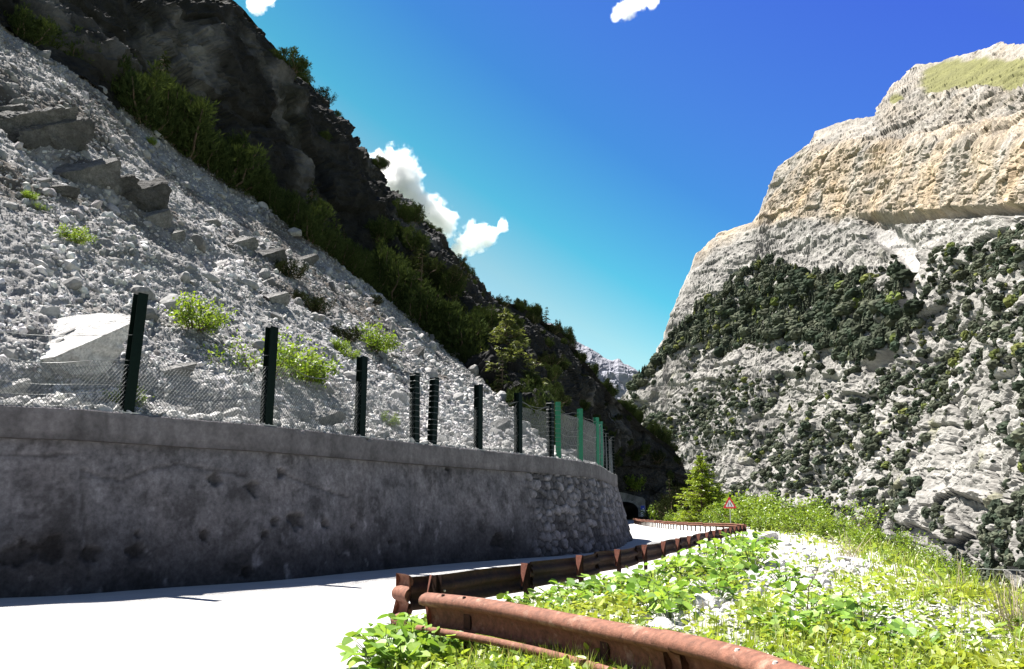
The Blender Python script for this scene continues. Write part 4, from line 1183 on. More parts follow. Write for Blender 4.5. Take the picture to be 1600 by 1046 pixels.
_bare = [[(1000, 605), (1060, 560), (1100, 555), (1130, 580), (1080, 620), (1000, 640)], [(1130, 610), (1150, 600), (1170, 720), (1120, 740)], [(1270, 600), (1340, 590), (1350, 640), (1280, 660)], [(1470, 650), (1600, 560), (1600, 760), (1520, 800), (1450, 780), (1400, 700)], [(1100, 560), (1150, 545), (1260, 560), (1200, 590)]]
def veg_density(px, py):
    f = in_poly(px, py, _fp1) | in_poly(px, py, _fp2)
    g = in_poly(px, py, _fp3) | in_poly(px, py, _fp4)
    base = np.where(py > np.interp(px, [1000, 1180, 1300, 1400, 1480, 1600], [560, 440, 420, 400, 385, 370]), 0.42, 0.0)
    base = base * np.interp(py, [380, 470, 560, 1000], [0.5, 0.8, 1, 1.25])
    for b in _bare:
        base = np.where(in_poly(px, py, b), base * 0.22, base)
    return np.where(f, 1.7, np.where(g, 1.15, base)), f
rng = np.random.default_rng(41)
n = 210000
_j = rng.integers(2, MNR - 4, n); _i = rng.integers(2, MNC - 2, n)
_pp = _vis[_j, _i]; _px, _py = _qx[_j, _i], _qy[_j, _i]
_area = np.ones(n)
dens, isf = veg_density(_px + 14 * fbm(_pp, 30, 3, off=3), _py + 12 * fbm(_pp, 30, 3, off=6))
cl = fbm(_pp, 20, 4, 0.6, off=77)
# keep roughly even cover in the view: sampling is even in grid cells
prob = np.where(isf, 0.10 + 0.12 * sstep(-0.3, 0.2, cl), np.where(dens > 1, 0.20, 0.21 * sstep(-0.15, 0.14, cl + 0.5 * (dens - 0.42)) * (dens > 0) * np.minimum(1, dens / 0.42)))
_onch = np.interp(_j / MNR, [0, 1], [0, 1])
_chm = _chute.reshape(MNR + MBK, MNC)[_j, _i] > 0.4
_bandm = _band.reshape(MNR + MBK, MNC)[_j, _i] > 0.3
keep = (rng.random(n) < prob) & ~_chm & ~_bandm & (_px > 960) & (_px < 1660) & (_py < 1100)
_pp, isf2, _px, _py, dn = _pp[keep], isf[keep], _px[keep], _py[keep], dens[keep]
h = np.where(isf2, rng.uniform(5.5, 11, len(_pp)), np.exp(rng.normal(math.log(2.2), 0.55, len(_pp))).clip(1.2, 6))
h *= np.interp(_py, [400, 700, 950], [1.0, 0.9, 0.75])
kind = np.where(rng.random(len(_pp)) < np.where(isf2, 0.75, 0.12), rng.integers(0, 3, len(_pp)), rng.integers(3, 6, len(_pp)))
colr = tint(rng, len(_pp), (0.030, 0.041, 0.031), (0.082, 0.088, 0.068), 0.25)
_ol = rng.random(len(_pp)) < 0.06
colr[_ol] = tint(rng, int(_ol.sum()), (0.07, 0.09, 0.03), (0.12, 0.13, 0.05))
tag(far_trees('valley_forest', _pp - np.array([0, 0, 0.4]), h, kind, colr, 42), 'dark green conifer forest and scrub covering the mountainside across the valley', 'forest', kind='stuff')

# ------------------------------------------------------------------ rockfall fence on the wall
def h_post(Ht, lean=(0, 0)):
    """steel H section: two flanges joined by a web, local x = along the wall, y = outward"""
    mb = MB()
    l = np.array([lean[0], lean[1], 1.0]) * Ht / 2
    w, d, t = 0.13, 0.115, 0.012
    for s in (-1, 1):
        mb.box(l + np.array([0, s * d, 0]), (w, 0, 0), (0, t / 2, 0), l)
    mb.box(l, (t / 2, 0, 0), (0, d - t / 2 - 0.001, 0), l)
    return mb
rf = empty('rockfall_fence', (0, 0, 0))
tag(rf, 'rockfall fence of green steel posts and wire mesh on top of the wall', 'fence')
_posts = [(-210, 2.5, (0.02, 0), 0, 'green_shade'), (205, 2.95, (-0.03, 0), 0, 'green_shade'), (425, 2.75, (0.0, 0), 0, 'green_shade'), (572, 2.55, (0.005, 0), 0, 'green_shade'), (656, 2.42, (0.035, 0), 0, 'green_shade'), (683, 2.42, (-0.035, 0), 0, 'green_shade'),
          (755, 2.5, (0.0, 0), 0, 'green_shade'), (818, 2.5, (0.0, 0), 0, 'green_shade'), (868, 2.45, (-0.01, 0), 0, 'green_shade'), (880, 2.5, (0.0, 0), -0.95, 'green'), (914, 2.5, (-0.02, 0), -0.8, 'green'), (940, 2.5, (-0.02, 0), -0.55, 'green')]
FP = []
for (a, h, ln, rot, mt) in _posts:
    i = wall_at(a); FP.append((i, h, ln, rot, mt, a))
for i in range(FP[-1][0] + 30, min(FP[-1][0] + 150, len(TL) - 5), 38):
    FP.append((i, 2.5, (-0.02, 0), -0.45 if len(FP) == 12 else 0.1, 'green' if len(FP) == 12 else 'green_shade', 960))
for (i, h, ln, rot, mt, a) in FP:
    mb = h_post(h, ln)
    ang = math.atan2(TT[i, 1], TT[i, 0]) + math.pi + rot
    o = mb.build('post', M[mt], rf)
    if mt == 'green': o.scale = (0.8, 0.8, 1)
    o.location = (TL[i, 0] - TN[i, 0] * 0.24, TL[i, 1] - TN[i, 1] * 0.24, ZT + 0.012)
    o.rotation_euler = (0, 0, ang)
    bp = MB(); bp.box((0, 0, 0.0), (0.21, 0, 0), (0, 0.19, 0), (0, 0, 0.012))
    for sx in (-1, 1):
        for sy in (-1, 1):
            bp.tube([(sx * .17, sy * .15, 0.012), (sx * .17, sy * .15, 0.05)], 0.015, 6)
    bp.build('base_plate', M['pole'], o)
    if a in (656, 683, 868, 880) or a == 960:
        for z in np.arange(0.12, h - 0.05, 0.2):
            tm = MB(); c = np.array([ln[0] * z, 0, z + random.uniform(-.03, .03)])
            q = 0.142; r = 0.126
            tm.tube([c + (-q, -r, 0), c + (q, -r, random.uniform(-.02, .02)), c + (q, r, 0), c + (-q, r, 0), c + (-q, -r, 0)], 0.008, 4, cap=False)
            tm.build('wire_tie', M['wire'], o)

def wall_pos(sv, z, off):
    i = np.clip(np.interp(sv, TS, np.arange(len(TL))), 0, len(TL) - 1.001); k = i.astype(int); f = (i - k)[:, None]
    xy = TL[k] * (1 - f) + TL[k + 1] * f; nn = TN[k] * (1 - f) + TN[k + 1] * f
    xy = xy - nn * np.asarray(off)[:, None]
    return np.c_[xy, np.broadcast_to(z, (len(xy),))]

def wire_panel(i0, i1, hl, hr, seed, cell=0.09):
    """diagonal woven wires between two posts, sagging at the top, plus line wires"""
    rng = np.random.default_rng(seed)
    s0, s1 = TS[i0], TS[i1]; L = s1 - s0
    top = lambda u: hl * (1 - u) + hr * u - 0.22 * np.sin(np.pi * u) * (1 + 0.4 * np.sin(7 * u + seed))
    mb = MB()
    Hm = max(hl, hr)
    for sg in (-1, 1):
        for x0 in np.arange(-Hm - L, L + Hm, cell):
            t = np.linspace(0, Hm, 9)
            x = x0 + sg * t * 0.8
            ok = (x >= 0) & (x <= L)
            if ok.sum() < 2: continue
            xx, zz = x[ok], t[ok]
            ok = zz <= top(xx / L) + 0.02
            xx, zz = xx[ok], zz[ok]
            if len(xx) < 2: continue
            bul = 0.24 + 0.10 * np.sin(np.pi * xx / L) * np.sin(zz * 1.6 + seed) + 0.006 * rng.normal(size=len(xx))
            mb.tube(wall_pos(s0 + xx, ZT + 0.04 + zz, bul), 0.0065, 3, cap=False)
    u = np.linspace(0, 1, 16)
    for zf in (0.02, 0.5, 1.0):
        mb.tube(wall_pos(s0 + u * L, ZT + 0.04 + top(u) * zf, np.full(16, 0.24)), 0.007, 4, cap=False)
    for zf in (0.35, 0.6, 0.9):
        z = 2.45 * zf + (hl - 2.4) * 0.3 - (0.12 + 0.2 * rng.random()) * np.sin(np.pi * u)
        mb.tube(wall_pos(s0 + u * L, ZT + 0.04 + z, np.full(16, 0.2)), 0.006, 4, cap=False)
    return mb.build('wire_mesh', M['wire'], rf)
_hm = {0: (1.3, 1.25), 1: (1.5, 1.6), 2: (1.9, 1.7), 3: (1.9, 1.9), 5: (1.7, 1.6), 6: (2.1, 2.1), 7: (2.2, 2.2), 9: (2.3, 2.3), 10: (2.3, 2.3), 11: (2.3, 2.3)}
for k in range(len(FP) - 1):
    if k in (4, 8): continue
    a, b = _hm.get(k, (2.3, 2.3))
    wire_panel(FP[k][0], FP[k + 1][0], a, b, 60 + k)

# ------------------------------------------------------------------ guardrails
def smooth_path(pts, step):
    c = catmull(np.asarray(pts, float), 40 * len(pts))
    return resample(c, step)[0]
def w_profile(h=0.46, d=0.085, waves=2, n=34):
    b = np.linspace(0, 1, n)
    a = d * np.sign(np.sin(b * math.pi * 2 * waves)) * np.abs(np.sin(b * math.pi * 2 * waves)) ** 0.6 * 0.5
    return np.stack([a, (b - 1) * h], 1)
def doubled(prof, t=0.006):
    return np.concatenate([prof, prof[::-1] + np.array([t, 0])])

def guardrail(path2, top, label, mat, post_every, post_mat, side=1, hgt=0.46, seg=4.2, seed=1, wedge=True, ends=True, skip=0):
    rng = np.random.default_rng(seed)
    root = empty('guardrail', (path2[0][0], path2[0][1], 0)); tag(root, label, 'guardrail')
    org = np.array([path2[0][0], path2[0][1], 0])
    path = smooth_path(path2, 0.12)
    s = np.r_[0, np.cumsum(np.linalg.norm(np.diff(path, axis=0), axis=1))]
    tg = np.gradient(path, axis=0); tg = unit(tg)
    prof = doubled(w_profile(hgt))
    k0 = 0; nseg = int(s[-1] / seg) + 1
    for k in range(nseg):
        a, b = k * seg - 0.12, min((k + 1) * seg + 0.12, s[-1])
        m = (s >= a) & (s <= b)
        if m.sum() < 3: continue
        pp = np.c_[path[m], np.full(m.sum(), top)] - org
        pp[:, 2] += 0.025 * np.sin(s[m] * 0.9 + rng.uniform(0, 6)) + rng.uniform(-0.01, 0.01)
        pp[:, :2] += np.stack([tg[m][:, 1], -tg[m][:, 0]], 1) * (0.008 * (k % 2) + 0.02 * np.sin(s[m] * 1.7 + k)[..., ])[:, None]
        mb = MB(); mb.sweep(pp, prof, closed=True, cap=True)
        mb.build('beam', mat, root, smooth=True)
    for q in np.arange(0.35 + skip, s[-1], post_every):
        i = int(np.searchsorted(s, q)); i = min(i, len(path) - 1)
        n = np.array([tg[i, 1], -tg[i, 0], 0]); t = np.array([tg[i, 0], tg[i, 1], 0]); c = np.array([*path[i], 0]) - org
        zg = float(gz(*(path[i] + n[:2] * 0.14 * side))[0]) - 0.25
        lean = rng.normal(0, 0.012)
        hz = (top + 0.02 - zg) / 2
        up = np.array([lean * t[0], lean * t[1], 1.0]) * hz
        mb = MB()
        cc = c + n * side * 0.15 + np.array([0, 0, zg + hz])
        mb.box(cc - n * side * 0.045, t * 0.055, n * 0.004, up)                # channel section
        mb.box(cc + t * 0.051, t * 0.004, n * 0.04, up); mb.box(cc - t * 0.051, t * 0.004, n * 0.04, up)
        po = mb.build('post', post_mat, root)
        if wedge:
            wv = unit(n * side * 0.84 - t * 0.54); bk = np.array([-0.8, -0.6, 0]) * 0.09; th = np.cross(wv, [0, 0, 1.0]) * 0.004
            A = c + n * side * 0.055 - t * 0.06 + np.array([0, 0, top + 0.03]); B = A + wv * 0.22; C_ = A + wv * 0.16 + bk + np.array([0, 0, -0.40]); D_ = A + wv * 0.12 + bk + np.array([0, 0, -0.40])
            wb = MB(); V = [A - th, B - th, C_ - th, D_ - th, A + th, B + th, C_ + th, D_ + th]
            wb.add(V, f4=[(0, 1, 2, 3), (7, 6, 5, 4), (0, 4, 5, 1), (1, 5, 6, 2), (2, 6, 7, 3), (3, 7, 4, 0)])
            wb.build('spacer', M['rust_mid'], root)
        hb = MB(); hc = c + n * side * 0.05 + t * 0.22 + np.array([0, 0, top - 0.22])
        hb.tube([hc, hc + n * side * 0.03], 0.016, 6); hb.build('bolt', M['bolt'], root)
    return root, path, org
gr1, gpath, gorg = guardrail(RAIL, 0.80, 'long dark rusted guardrail with wedge topped posts along the road edge', M['rust_dark'], 3.15, M['rust_dark'], 1, 0.48, seed=3)
# curled end plate of the long rail
tp = MB()
_pth = np.array([[-1.76, 13.14, 0.84], [-1.68, 13.02, 0.84], [-1.60, 12.9, 0.84], [-1.515, 12.775, 0.83]]) - gorg
tp.sweep(_pth, doubled(w_profile(0.78, 0.13, 2, 40)), closed=True, cap=True)
tp.build('end_terminal', M['rust'], gr1, smooth=True)
gr2, _, _ = guardrail(FAR_RAIL[1:], 0.80, 'distant guardrail with many thin posts curving away to the tunnel', M['rust'], 1.3, M['rust_dark'], 1, 0.3, seed=5, wedge=False)

_nb = [(664, 926), (760, 938), (880, 956), (1000, 979), (1100, 1002), (1180, 1022), (1240, 1041)]
NB = np.array([G(a, b, 0.80)[:2] for a, b in _nb]); NB = np.concatenate([NB, [NB[-1] + (NB[-1] - NB[-3]) * 1.2], [NB[-1] + (NB[-1] - NB[-3]) * 2.6]])
gr3 = empty('guardrail', (NB[0][0], NB[0][1], 0)); tag(gr3, 'sunlit rusty guardrail beam with lower pipe in the foreground grass', 'guardrail')
_o3 = np.array([NB[0][0], NB[0][1], 0]); _np = smooth_path(NB, 0.08)
_t3 = unit(np.gradient(_np, axis=0)); _n3 = np.stack([_t3[:, 1], -_t3[:, 0]], 1)      # right of travel = towards the camera side
_prof3 = np.array([(-0.05, -0.015), (-0.035, 0.0), (0.0, -0.006), (0.045, -0.022), (0.078, -0.045), (0.094, -0.075), (0.096, -0.105), (0.082, -0.13), (0.035, -0.15), (-0.05, -0.17), (-0.09, -0.235), (-0.10, -0.30), (-0.09, -0.36), (-0.05, -0.39)])
_pp3 = np.c_[_np, np.full(len(_np), 0.80)] - _o3
_bend = 0.012 * np.sin(np.linspace(0, 14, len(_np)))
_pp3[:, 2] += _bend
_seg3 = int(len(_np) * 0.47)
for (a, b, dz) in ((0, _seg3 + 4, 0.0), (_seg3, len(_np), 0.008)):
    mb = MB(); q = _pp3[a:b].copy(); q[:, 2] += dz
    mb.sweep(q, np.concatenate([_prof3, _prof3[::-1] + np.array([-0.006, -0.002])]), closed=True, cap=True)
    mb.build('beam', M['rust'], gr3, smooth=True)
mb = MB(); q = np.c_[_np + _n3 * 0.09, np.full(len(_np), 0.395) + 0.010 * np.sin(np.linspace(0, 9, len(_np)))] - _o3
mb.tube(q, 0.042, 12); mb.build('lower_pipe', M['rust'], gr3, smooth=True)
for f in (0.09, 0.36, 0.64, 0.92):
    i = int(f * (len(_np) - 1)); c = np.array([*_np[i], 0]) - _o3; n = np.array([*_n3[i], 0]); t = np.array([*_t3[i], 0])
    zg = float(gz(*_np[i])[0]) - 0.25
    mb = MB(); hz = (0.74 - zg) / 2; cc = c - n * 0.11 + np.array([0, 0, zg + hz])
    mb.box(cc, t * 0.06, n * 0.04, np.array([0, 0, hz])); mb.build('post', M['rust_dark'], gr3)
for f in (0.055, 0.095, 0.60, 0.655):
    i = int(f * (len(_np) - 1)); c = _pp3[i] + np.array([*_n3[i], 0]) * 0.03 + np.array([0, 0, -0.016])
    mb = MB(); mb.tube([c, c + np.array([0, 0, 0.018])], [0.024, 0.016], 8); mb.build('bolt', M['rust_dark'] if f < 0.3 else M['bolt'], gr3)

# ------------------------------------------------------------------ tunnel, signs
def tunnel():
    root = empty('tunnel_portal', (TUN[0], TUN[1], 0)); tag(root, 'small stone tunnel portal with a dark arched opening at the road end', 'tunnel')
    hw, sp, n = 3.0, 1.9, 18
    th = np.linspace(0, math.pi, n)
    arch = [(-hw, -0.2)] + [(-hw * math.cos(a), sp + 2.0 * math.sin(a) ** 0.85) for a in th] + [(hw, -0.2)]
    outer = [(-5.2, -0.2)] + [(np.interp(k / (n - 1), [0, .2, .8, 1], [-5.2, -5.2, 4.6, 4.6]), np.interp(k / (n - 1), [0, .2, .5, .8, 1], [2.0, 6.2, 5.9, 4.6, 2.0])) for k in range(n)] + [(4.6, -0.2)]
    A = np.array([(x, 0, z) for x, z in arch]); O = np.array([(x, 0, z) for x, z in outer]); m = len(A)
    B = MB()
    V = np.concatenate([A, O, O + np.array([0, 2.5, 0])])
    f = [(i, i + 1, m + i + 1, m + i) for i in range(m - 1)] + [(m + i, m + i + 1, 2 * m + i + 1, 2 * m + i) for i in range(m - 1)]
    B.add(V, f4=f)
    vs = np.concatenate(B.V)
    put('facade', mesh('facade', vs, np.concatenate(B.F4), M['boulder'], (0.19 * (1 + 0.9 * fbm(vs + 50, 0.8, 3)))[:, None] * np.array([1, .98, .95])), root)
    k = MB()
    for a in th:                                                        # voussoirs round the arch
        c = np.array([-(hw + 0.2) * math.cos(a), -0.06, sp + 2.2 * math.sin(a) ** 0.85]); r = np.array([-math.cos(a), 0, math.sin(a)]); tt = np.array([math.sin(a), 0, math.cos(a)])
        k.box(c, tt * 0.26, np.array([0, 0.08, 0]), r * 0.2)
    d = k.data('arch_ring', M['boulder'], col=np.full((k.n, 3), 0.22)); put('arch_ring', d, root)
    L = MB(); ys = np.linspace(0.01, 34, 12)
    V = np.array([[(x * 1.0, y, z) for x, z in arch] for y in ys]); L.add(V.reshape(-1, 3), f4=grid_faces(len(ys), m))
    e = V[-1]; L.add(np.vstack([e, [[0, 34, 1.5]]]), f3=[(i, i + 1, m) for i in range(m - 1)])
    L.build('lining', M['dark_rock'], root)
tunnel()
def blue_sign():
    x, y = TUN[0] + 3.75, TUN[1] - 1.6
    r = empty('tunnel_sign', (x, y, 0)); tag(r, 'blue square road sign with white plate beside the tunnel mouth', 'road sign')
    b = MB(); b.tube([(0, 0.06, -0.2), (0, 0.06, 3.1)], 0.04, 8); b.build('pole', M['pole'], r)
    b = MB(); b.box((0, 0, 2.62), (0.42, 0, 0), (0, 0.012, 0), (0, 0, 0.42)); b.build('panel', M['blue'], r)
    b = MB(); b.add([(-.02, -.017, 2.3), (.2, -.017, 2.3), (.2, -.017, 2.48), (.09, -.017, 2.6)], f4=[(0, 1, 2, 3)]); b.build('symbol', M['white'], r)
    b = MB(); b.box((0, 0, 2.02), (0.40, 0, 0), (0, 0.012, 0), (0, 0, 0.13)); b.build('lower_plate', M['white'], r)
    b = MB(); b.box((-0.18, 0, 0.9), (0.26, 0, 0), (0, 0.012, 0), (0, 0, 0.85)); mk = b.build('marker_board', M['white'], r)
    b = MB()
    for z in np.arange(0.25, 1.6, 0.42):
        b.add([(-.43, -.018, z), (-.18, -.018, z + .24), (-.18, -.018, z + .42), (-.43, -.018, z + .18)], f4=[(0, 1, 2, 3)])
        b.add([(.07, -.018, z), (-.18, -.018, z + .24), (-.18, -.018, z + .42), (.07, -.018, z + .18)], f4=[(0, 3, 2, 1)])
    b.build('chevrons', M['black'], mk)
blue_sign()
def warning_sign():
    p = P(1141, 803, 78.0); r = empty('warning_sign', (p[0], p[1], float(gz(p[0], p[1])[0]))); tag(r, 'red and white triangular road narrows sign on a pole behind the far rail', 'road sign')
    zc = P(1141, 787, 78.0)[2] - r.location.z
    R = math.atan2(-p[0], p[1]) + 0.1
    r.rotation_euler = (0, 0, R)
    def tri(s, y, m=0.0):
        pts = []
        for k in range(3):
            a = math.pi / 2 + k * 2 * math.pi / 3
            for da in (-0.09, 0, 0.09):
                pts.append((s * math.cos(a + da) * (0.97 if da else 1), y, zc - 0.08 + s * math.sin(a + da) * (0.97 if da else 1)))
        return pts
    def plate(name, s, y0, y1, mat, par):
        a, b = tri(s, y0), tri(s, y1); n = len(a); B = MB()
        c0 = np.mean(a, 0); c1 = np.mean(b, 0)
        B.add(a + b + [tuple(c0), tuple(c1)], f3=[(2 * n, i, (i + 1) % n) for i in range(n)] + [(2 * n + 1, n + (i + 1) % n, n + i) for i in range(n)], f4=[(i, n + i, n + (i + 1) % n, (i + 1) % n) for i in range(n)])
        return B.build(name, mat, par)
    b = MB(); b.tube([(0, 0.05, -0.4), (0, 0.05, zc + 0.45)], 0.035, 8); b.build('pole', M['pole'], r)
    pl = plate('panel', 0.66, -0.012, 0.012, M['red'], r)
    fc = plate('face', 0.41, -0.02, -0.0125, M['white'], pl)
    for s in (-1, 1):
        b = MB()
        xs = [0.15, 0.15, 0.075, 0.075]; zs = [-0.22, -0.08, 0.02, 0.15]
        for k in range(3):
            b.add([(s * (xs[k] - .035), -.026, zc - .06 + zs[k]), (s * (xs[k] + .035), -.026, zc - .06 + zs[k]), (s * (xs[k + 1] + .035), -.026, zc - .06 + zs[k + 1]), (s * (xs[k + 1] - .035), -.026, zc - .06 + zs[k + 1])], f4=[(0, 1, 2, 3)] if s > 0 else [(0, 3, 2, 1)])
        b.build('symbol', M['black'], pl)
warning_sign()

# ------------------------------------------------------------------ trees and bushes by the bend
def on_ground(px, d):
    q = P(px, 800, d); return np.array([q[0], q[1], float(gz(q[0], q[1])[0])])
g = on_ground(1097, 98); place(LARCH[1], g - np.array([0, 0, .3]), 8.3, label='bright yellow green larch standing beside the bend behind the far rail', cat='larch', rz=1.0)
for (a, d, h, k, lab) in [(1040, 140, 3.6, 1, 'yellow green round bush right of the tunnel behind the rail'), (1024, 162, 3.2, 0, 'small yellow green bush closest to the tunnel mouth')]:
    g = on_ground(a, d); place(BUSH[k], g - np.array([0, 0, .2]), h, label=lab, cat='bush', squash=1.25)
for (a, d, h, k, lab) in [(1052, 132, 4.8, 0, 'dark green bush left of the bright larch behind the rail'), (1070, 120, 5.4, 1, 'dark shrub touching the left side of the bright larch'), (1122, 104, 5.0, 0, 'dark shrub between the bright larch and the warning sign')]:
    g = on_ground(a, d); place(DKBUSH[k], g - np.array([0, 0, .2]), h, label=lab, cat='bush')
g = on_ground(1048, 140); place(SPRUCE[0], g, 7.0, label='dark spruce standing among the bushes left of the bright larch', cat='spruce')
for k, (a, d, h, b) in enumerate([(1120, 92, 2.6, 0), (1128, 86, 2.2, 3), (1160, 92, 4.4, 1), (1182, 84, 4.0, 2), (1200, 80, 3.6, 0), (1218, 70, 3.0, 3), (1150, 100, 4.6, 2), (1060, 118, 2.4, 3), (1082, 104, 2.4, 1), (1238, 62, 2.4, 1), (1262, 54, 1.9, 2), (1290, 48, 1.6, 0), (1322, 42, 1.5, 3), (1350, 38, 1.3, 1), (1385, 33, 1.4, 2), (1415, 29, 1.2, 0), (1445, 25, 1.1, 3), (1470, 22, 1.0, 1), (1250, 70, 3.2, 0), (1300, 60, 3.0, 2), (1205, 66, 2.2, 1)]):
    g = on_ground(a, d)
    lb = 'green bush behind the bend of the guardrail near the warning sign' if a < 1215 else 'green bush growing along the edge of the bank above the valley'
    place(BUSH[b], g - np.array([0, 0, .15]), h, label=lb, cat='bush', group='bushes behind the guardrail bend' if a < 1215 else 'bushes along the bank edge')
g = P(992, 790, 186); place(BUSH[1], np.array([g[0], g[1] + 3, 6.2]), 4.5, label='yellow green bush growing above the tunnel portal', cat='bush')

# ------------------------------------------------------------------ foreground plants
def leaf_batch(base, az, pitch, L, Wd, colr, rng):
    """broad heart shaped leaves: 8 vertices, folded along the rib"""
    tpl = np.array([(0, 0, 0), (0.12, 0.34, 0.05), (0.45, 0.5, 0.03), (0.78, 0.30, -0.04), (1.0, 0, -0.12), (0.78, -0.30, -0.04), (0.45, -0.5, 0.03), (0.12, -0.34, 0.05), (0.45, 0, -0.05)])
    n = len(base)
    ca, sa, cp, sp = np.cos(az), np.sin(az), np.cos(pitch), np.sin(pitch)
    fx = np.stack([ca * cp, sa * cp, sp], 1); fy = np.stack([-sa, ca, 0 * az], 1) + 0.35 * rng.normal(size=(n, 3)); fy = unit(fy - (fy * fx).sum(1)[:, None] * fx); fz = np.cross(fx, fy)
    V = base[:, None] + (tpl[None, :, 0:1] * L[:, None, None]) * fx[:, None] + (tpl[None, :, 1:2] * Wd[:, None, None]) * fy[:, None] + (tpl[None, :, 2:3] * L[:, None, None]) * fz[:, None]
    f = np.array([(0, 1, 2, 8), (8, 2, 3, 4), (8, 4, 5, 6), (0, 8, 6, 7)])
    Fc = (f[None] + (np.arange(n) * 9)[:, None, None]).reshape(-1, 4)
    return V.reshape(-1, 3), Fc, np.repeat(colr[:, None], 9, 1).reshape(-1, 3)

LG_D, LG_L = (0.08, 0.17, 0.028), (0.24, 0.36, 0.06)
def broad_plant(seed, R=0.32, H=0.4, n=44, leaf=0.15):
    rng = np.random.default_rng(seed)
    st = MB(); az = rng.uniform(0, 6.28, n); r = R * np.sqrt(rng.random(n)); h = H * rng.uniform(0.25, 1.0, n) * (1 - 0.35 * (r / R) ** 2)
    tip = np.stack([r * np.cos(az), r * np.sin(az), h], 1)
    for k in range(n):
        b = tip[k] * np.array([0.25, 0.25, 0]); st.tube([b, (b + tip[k]) / 2 + np.array([0, 0, 0.15 * h[k]]), tip[k]], [0.006, 0.004, 0.003], 4, cap=False)
    V, Fc, C = leaf_batch(tip, az + rng.normal(0, 0.5, n), rng.normal(0.05, 0.4, n), leaf * rng.uniform(0.6, 1.25, n), leaf * 0.95 * rng.uniform(0.6, 1.2, n), tint(rng, n, LG_D, LG_L, 0.15), rng)
    return st.data('stems', M['leaf'], col=np.full((st.n, 3), 0.1) * np.array([1.0, 1.5, 0.4])), mesh('leaves', V, Fc, M['leaf'], np.clip(C, 0.01, 0.6), smooth=False)
PLANT = [plant_proto('broad_leaf_plant', broad_plant(600 + k, n=[40, 52, 34, 60, 46][k], leaf=[.15, .13, .17, .12, .145][k]), 'stems', 'leaves') for k in range(5)]
random.seed(77)
_done = []
for (a, b, s) in [(600, 1030, 1.3), (618, 1006, 1.2), (640, 1022, 1.35), (662, 1034, 1.2), (652, 1002, 1.25), (630, 1046, 1.2), (682, 1020, 1.0), (598, 1046, 1.2), (672, 985, 0.9)]:
    p = G(a, b + 14, 0.02); place(PLANT[len(_done) % 5], p, s, label='broad leaved green plant at the road edge below the rail end', cat='plant', group='broad leaved plants at the rail end'); _done.append(p)
for (a, b, s) in [(812, 948, 1.2), (850, 938, 1.3), (884, 930, 1.4), (915, 926, 1.5), (948, 930, 1.5), (975, 940, 1.5), (1000, 955, 1.4), (960, 962, 1.2), (925, 952, 1.2), (890, 956, 1.1), (1020, 975, 1.3), (1048, 990, 1.2), (860, 966, 1.0), (1000, 925, 1.6), (1022, 918, 1.6), (1050, 940, 1.3),
                  (1062, 905, 1.9), (1085, 900, 2.0), (1108, 893, 2.1), (1132, 905, 1.8), (1150, 915, 1.6), (1128, 878, 2.2), (1155, 872, 2.3), (1182, 866, 2.4), (1175, 890, 2.0), (1160, 860, 2.2), (1092, 925, 1.5), (1120, 935, 1.4),
                  (1320, 970, 1.2), (1350, 985, 1.2), (1300, 990, 1.1), (1270, 975, 1.2), (1330, 1010, 1.1), (1290, 1020, 1.1), (1240, 1020, 1.0), (1210, 1005, 1.0), (1390, 1010, 1.1), (1420, 1030, 1.1), (1250, 930, 1.3), (1225, 915, 1.4)]:
    p = G(a, b, 0.18); zz = float(gz(p[0], p[1])[0])
    lb = 'broad leaved green plant in the patch behind the foreground beam' if a < 1060 else ('broad leaved green plant among the white stones of the bank' if b < 940 and a < 1200 else 'broad leaved green plant on the right part of the bank')
    place(PLANT[len(_done) % 5], (p[0], p[1], zz - 0.02), s * 0.92, label=lb, cat='plant', group=lb.replace('broad leaved green plant', 'broad leaved plants')); _done.append(p)

def bank_points(n, rng, dmin=4.5, dmax=70):
    """random points on the bank, even in the view"""
    d = 1 / rng.uniform(1 / dmax, 1 / dmin, n * 3)
    px = rng.uniform(560, 1640, n * 3)
    q = P(px, np.full(n * 3, 800.0), d)
    x, y = q[:, 0], q[:, 1]
    xy = np.stack([x, y], 1)
    d1, s1 = seg_dist(xy, ROAD_R); d2, s2 = seg_dist(xy, EDGE)
    ok = (s1 * d1 > 0.12) & (s2 * d2 < 7)
    x, y = x[ok][:n], y[ok][:n]
    return np.stack([x, y, ground_z(x, y)], 1), (s1 * d1)[ok][:n], (s2 * d2)[ok][:n]
_gravel = [[(1130, 838), (1200, 838), (1260, 855), (1365, 888), (1370, 905), (1290, 890), (1200, 880)], [(960, 905), (1060, 862), (1130, 845), (1140, 862), (1060, 890), (1010, 915)], [(1140, 900), (1210, 880), (1290, 900), (1310, 930), (1240, 950), (1150, 925)], [(1080, 915), (1150, 930), (1160, 975), (1100, 980), (1065, 945)],
           [(1370, 970), (1400, 965), (1435, 1000), (1400, 1012), (1365, 1000)], [(1000, 965), (1060, 950), (1080, 1000), (1040, 1010)], [(1230, 955), (1290, 945), (1290, 965), (1240, 975)]]
def gravel_mask(p):
    px, py = proj(p)
    px = px + 16 * fbm(p, 0.9, 3, off=4); py = py + 10 * fbm(p, 0.9, 3, off=8)
    g = np.zeros(len(p), bool)
    for a in _gravel: g |= in_poly(px, py, a)
    return g
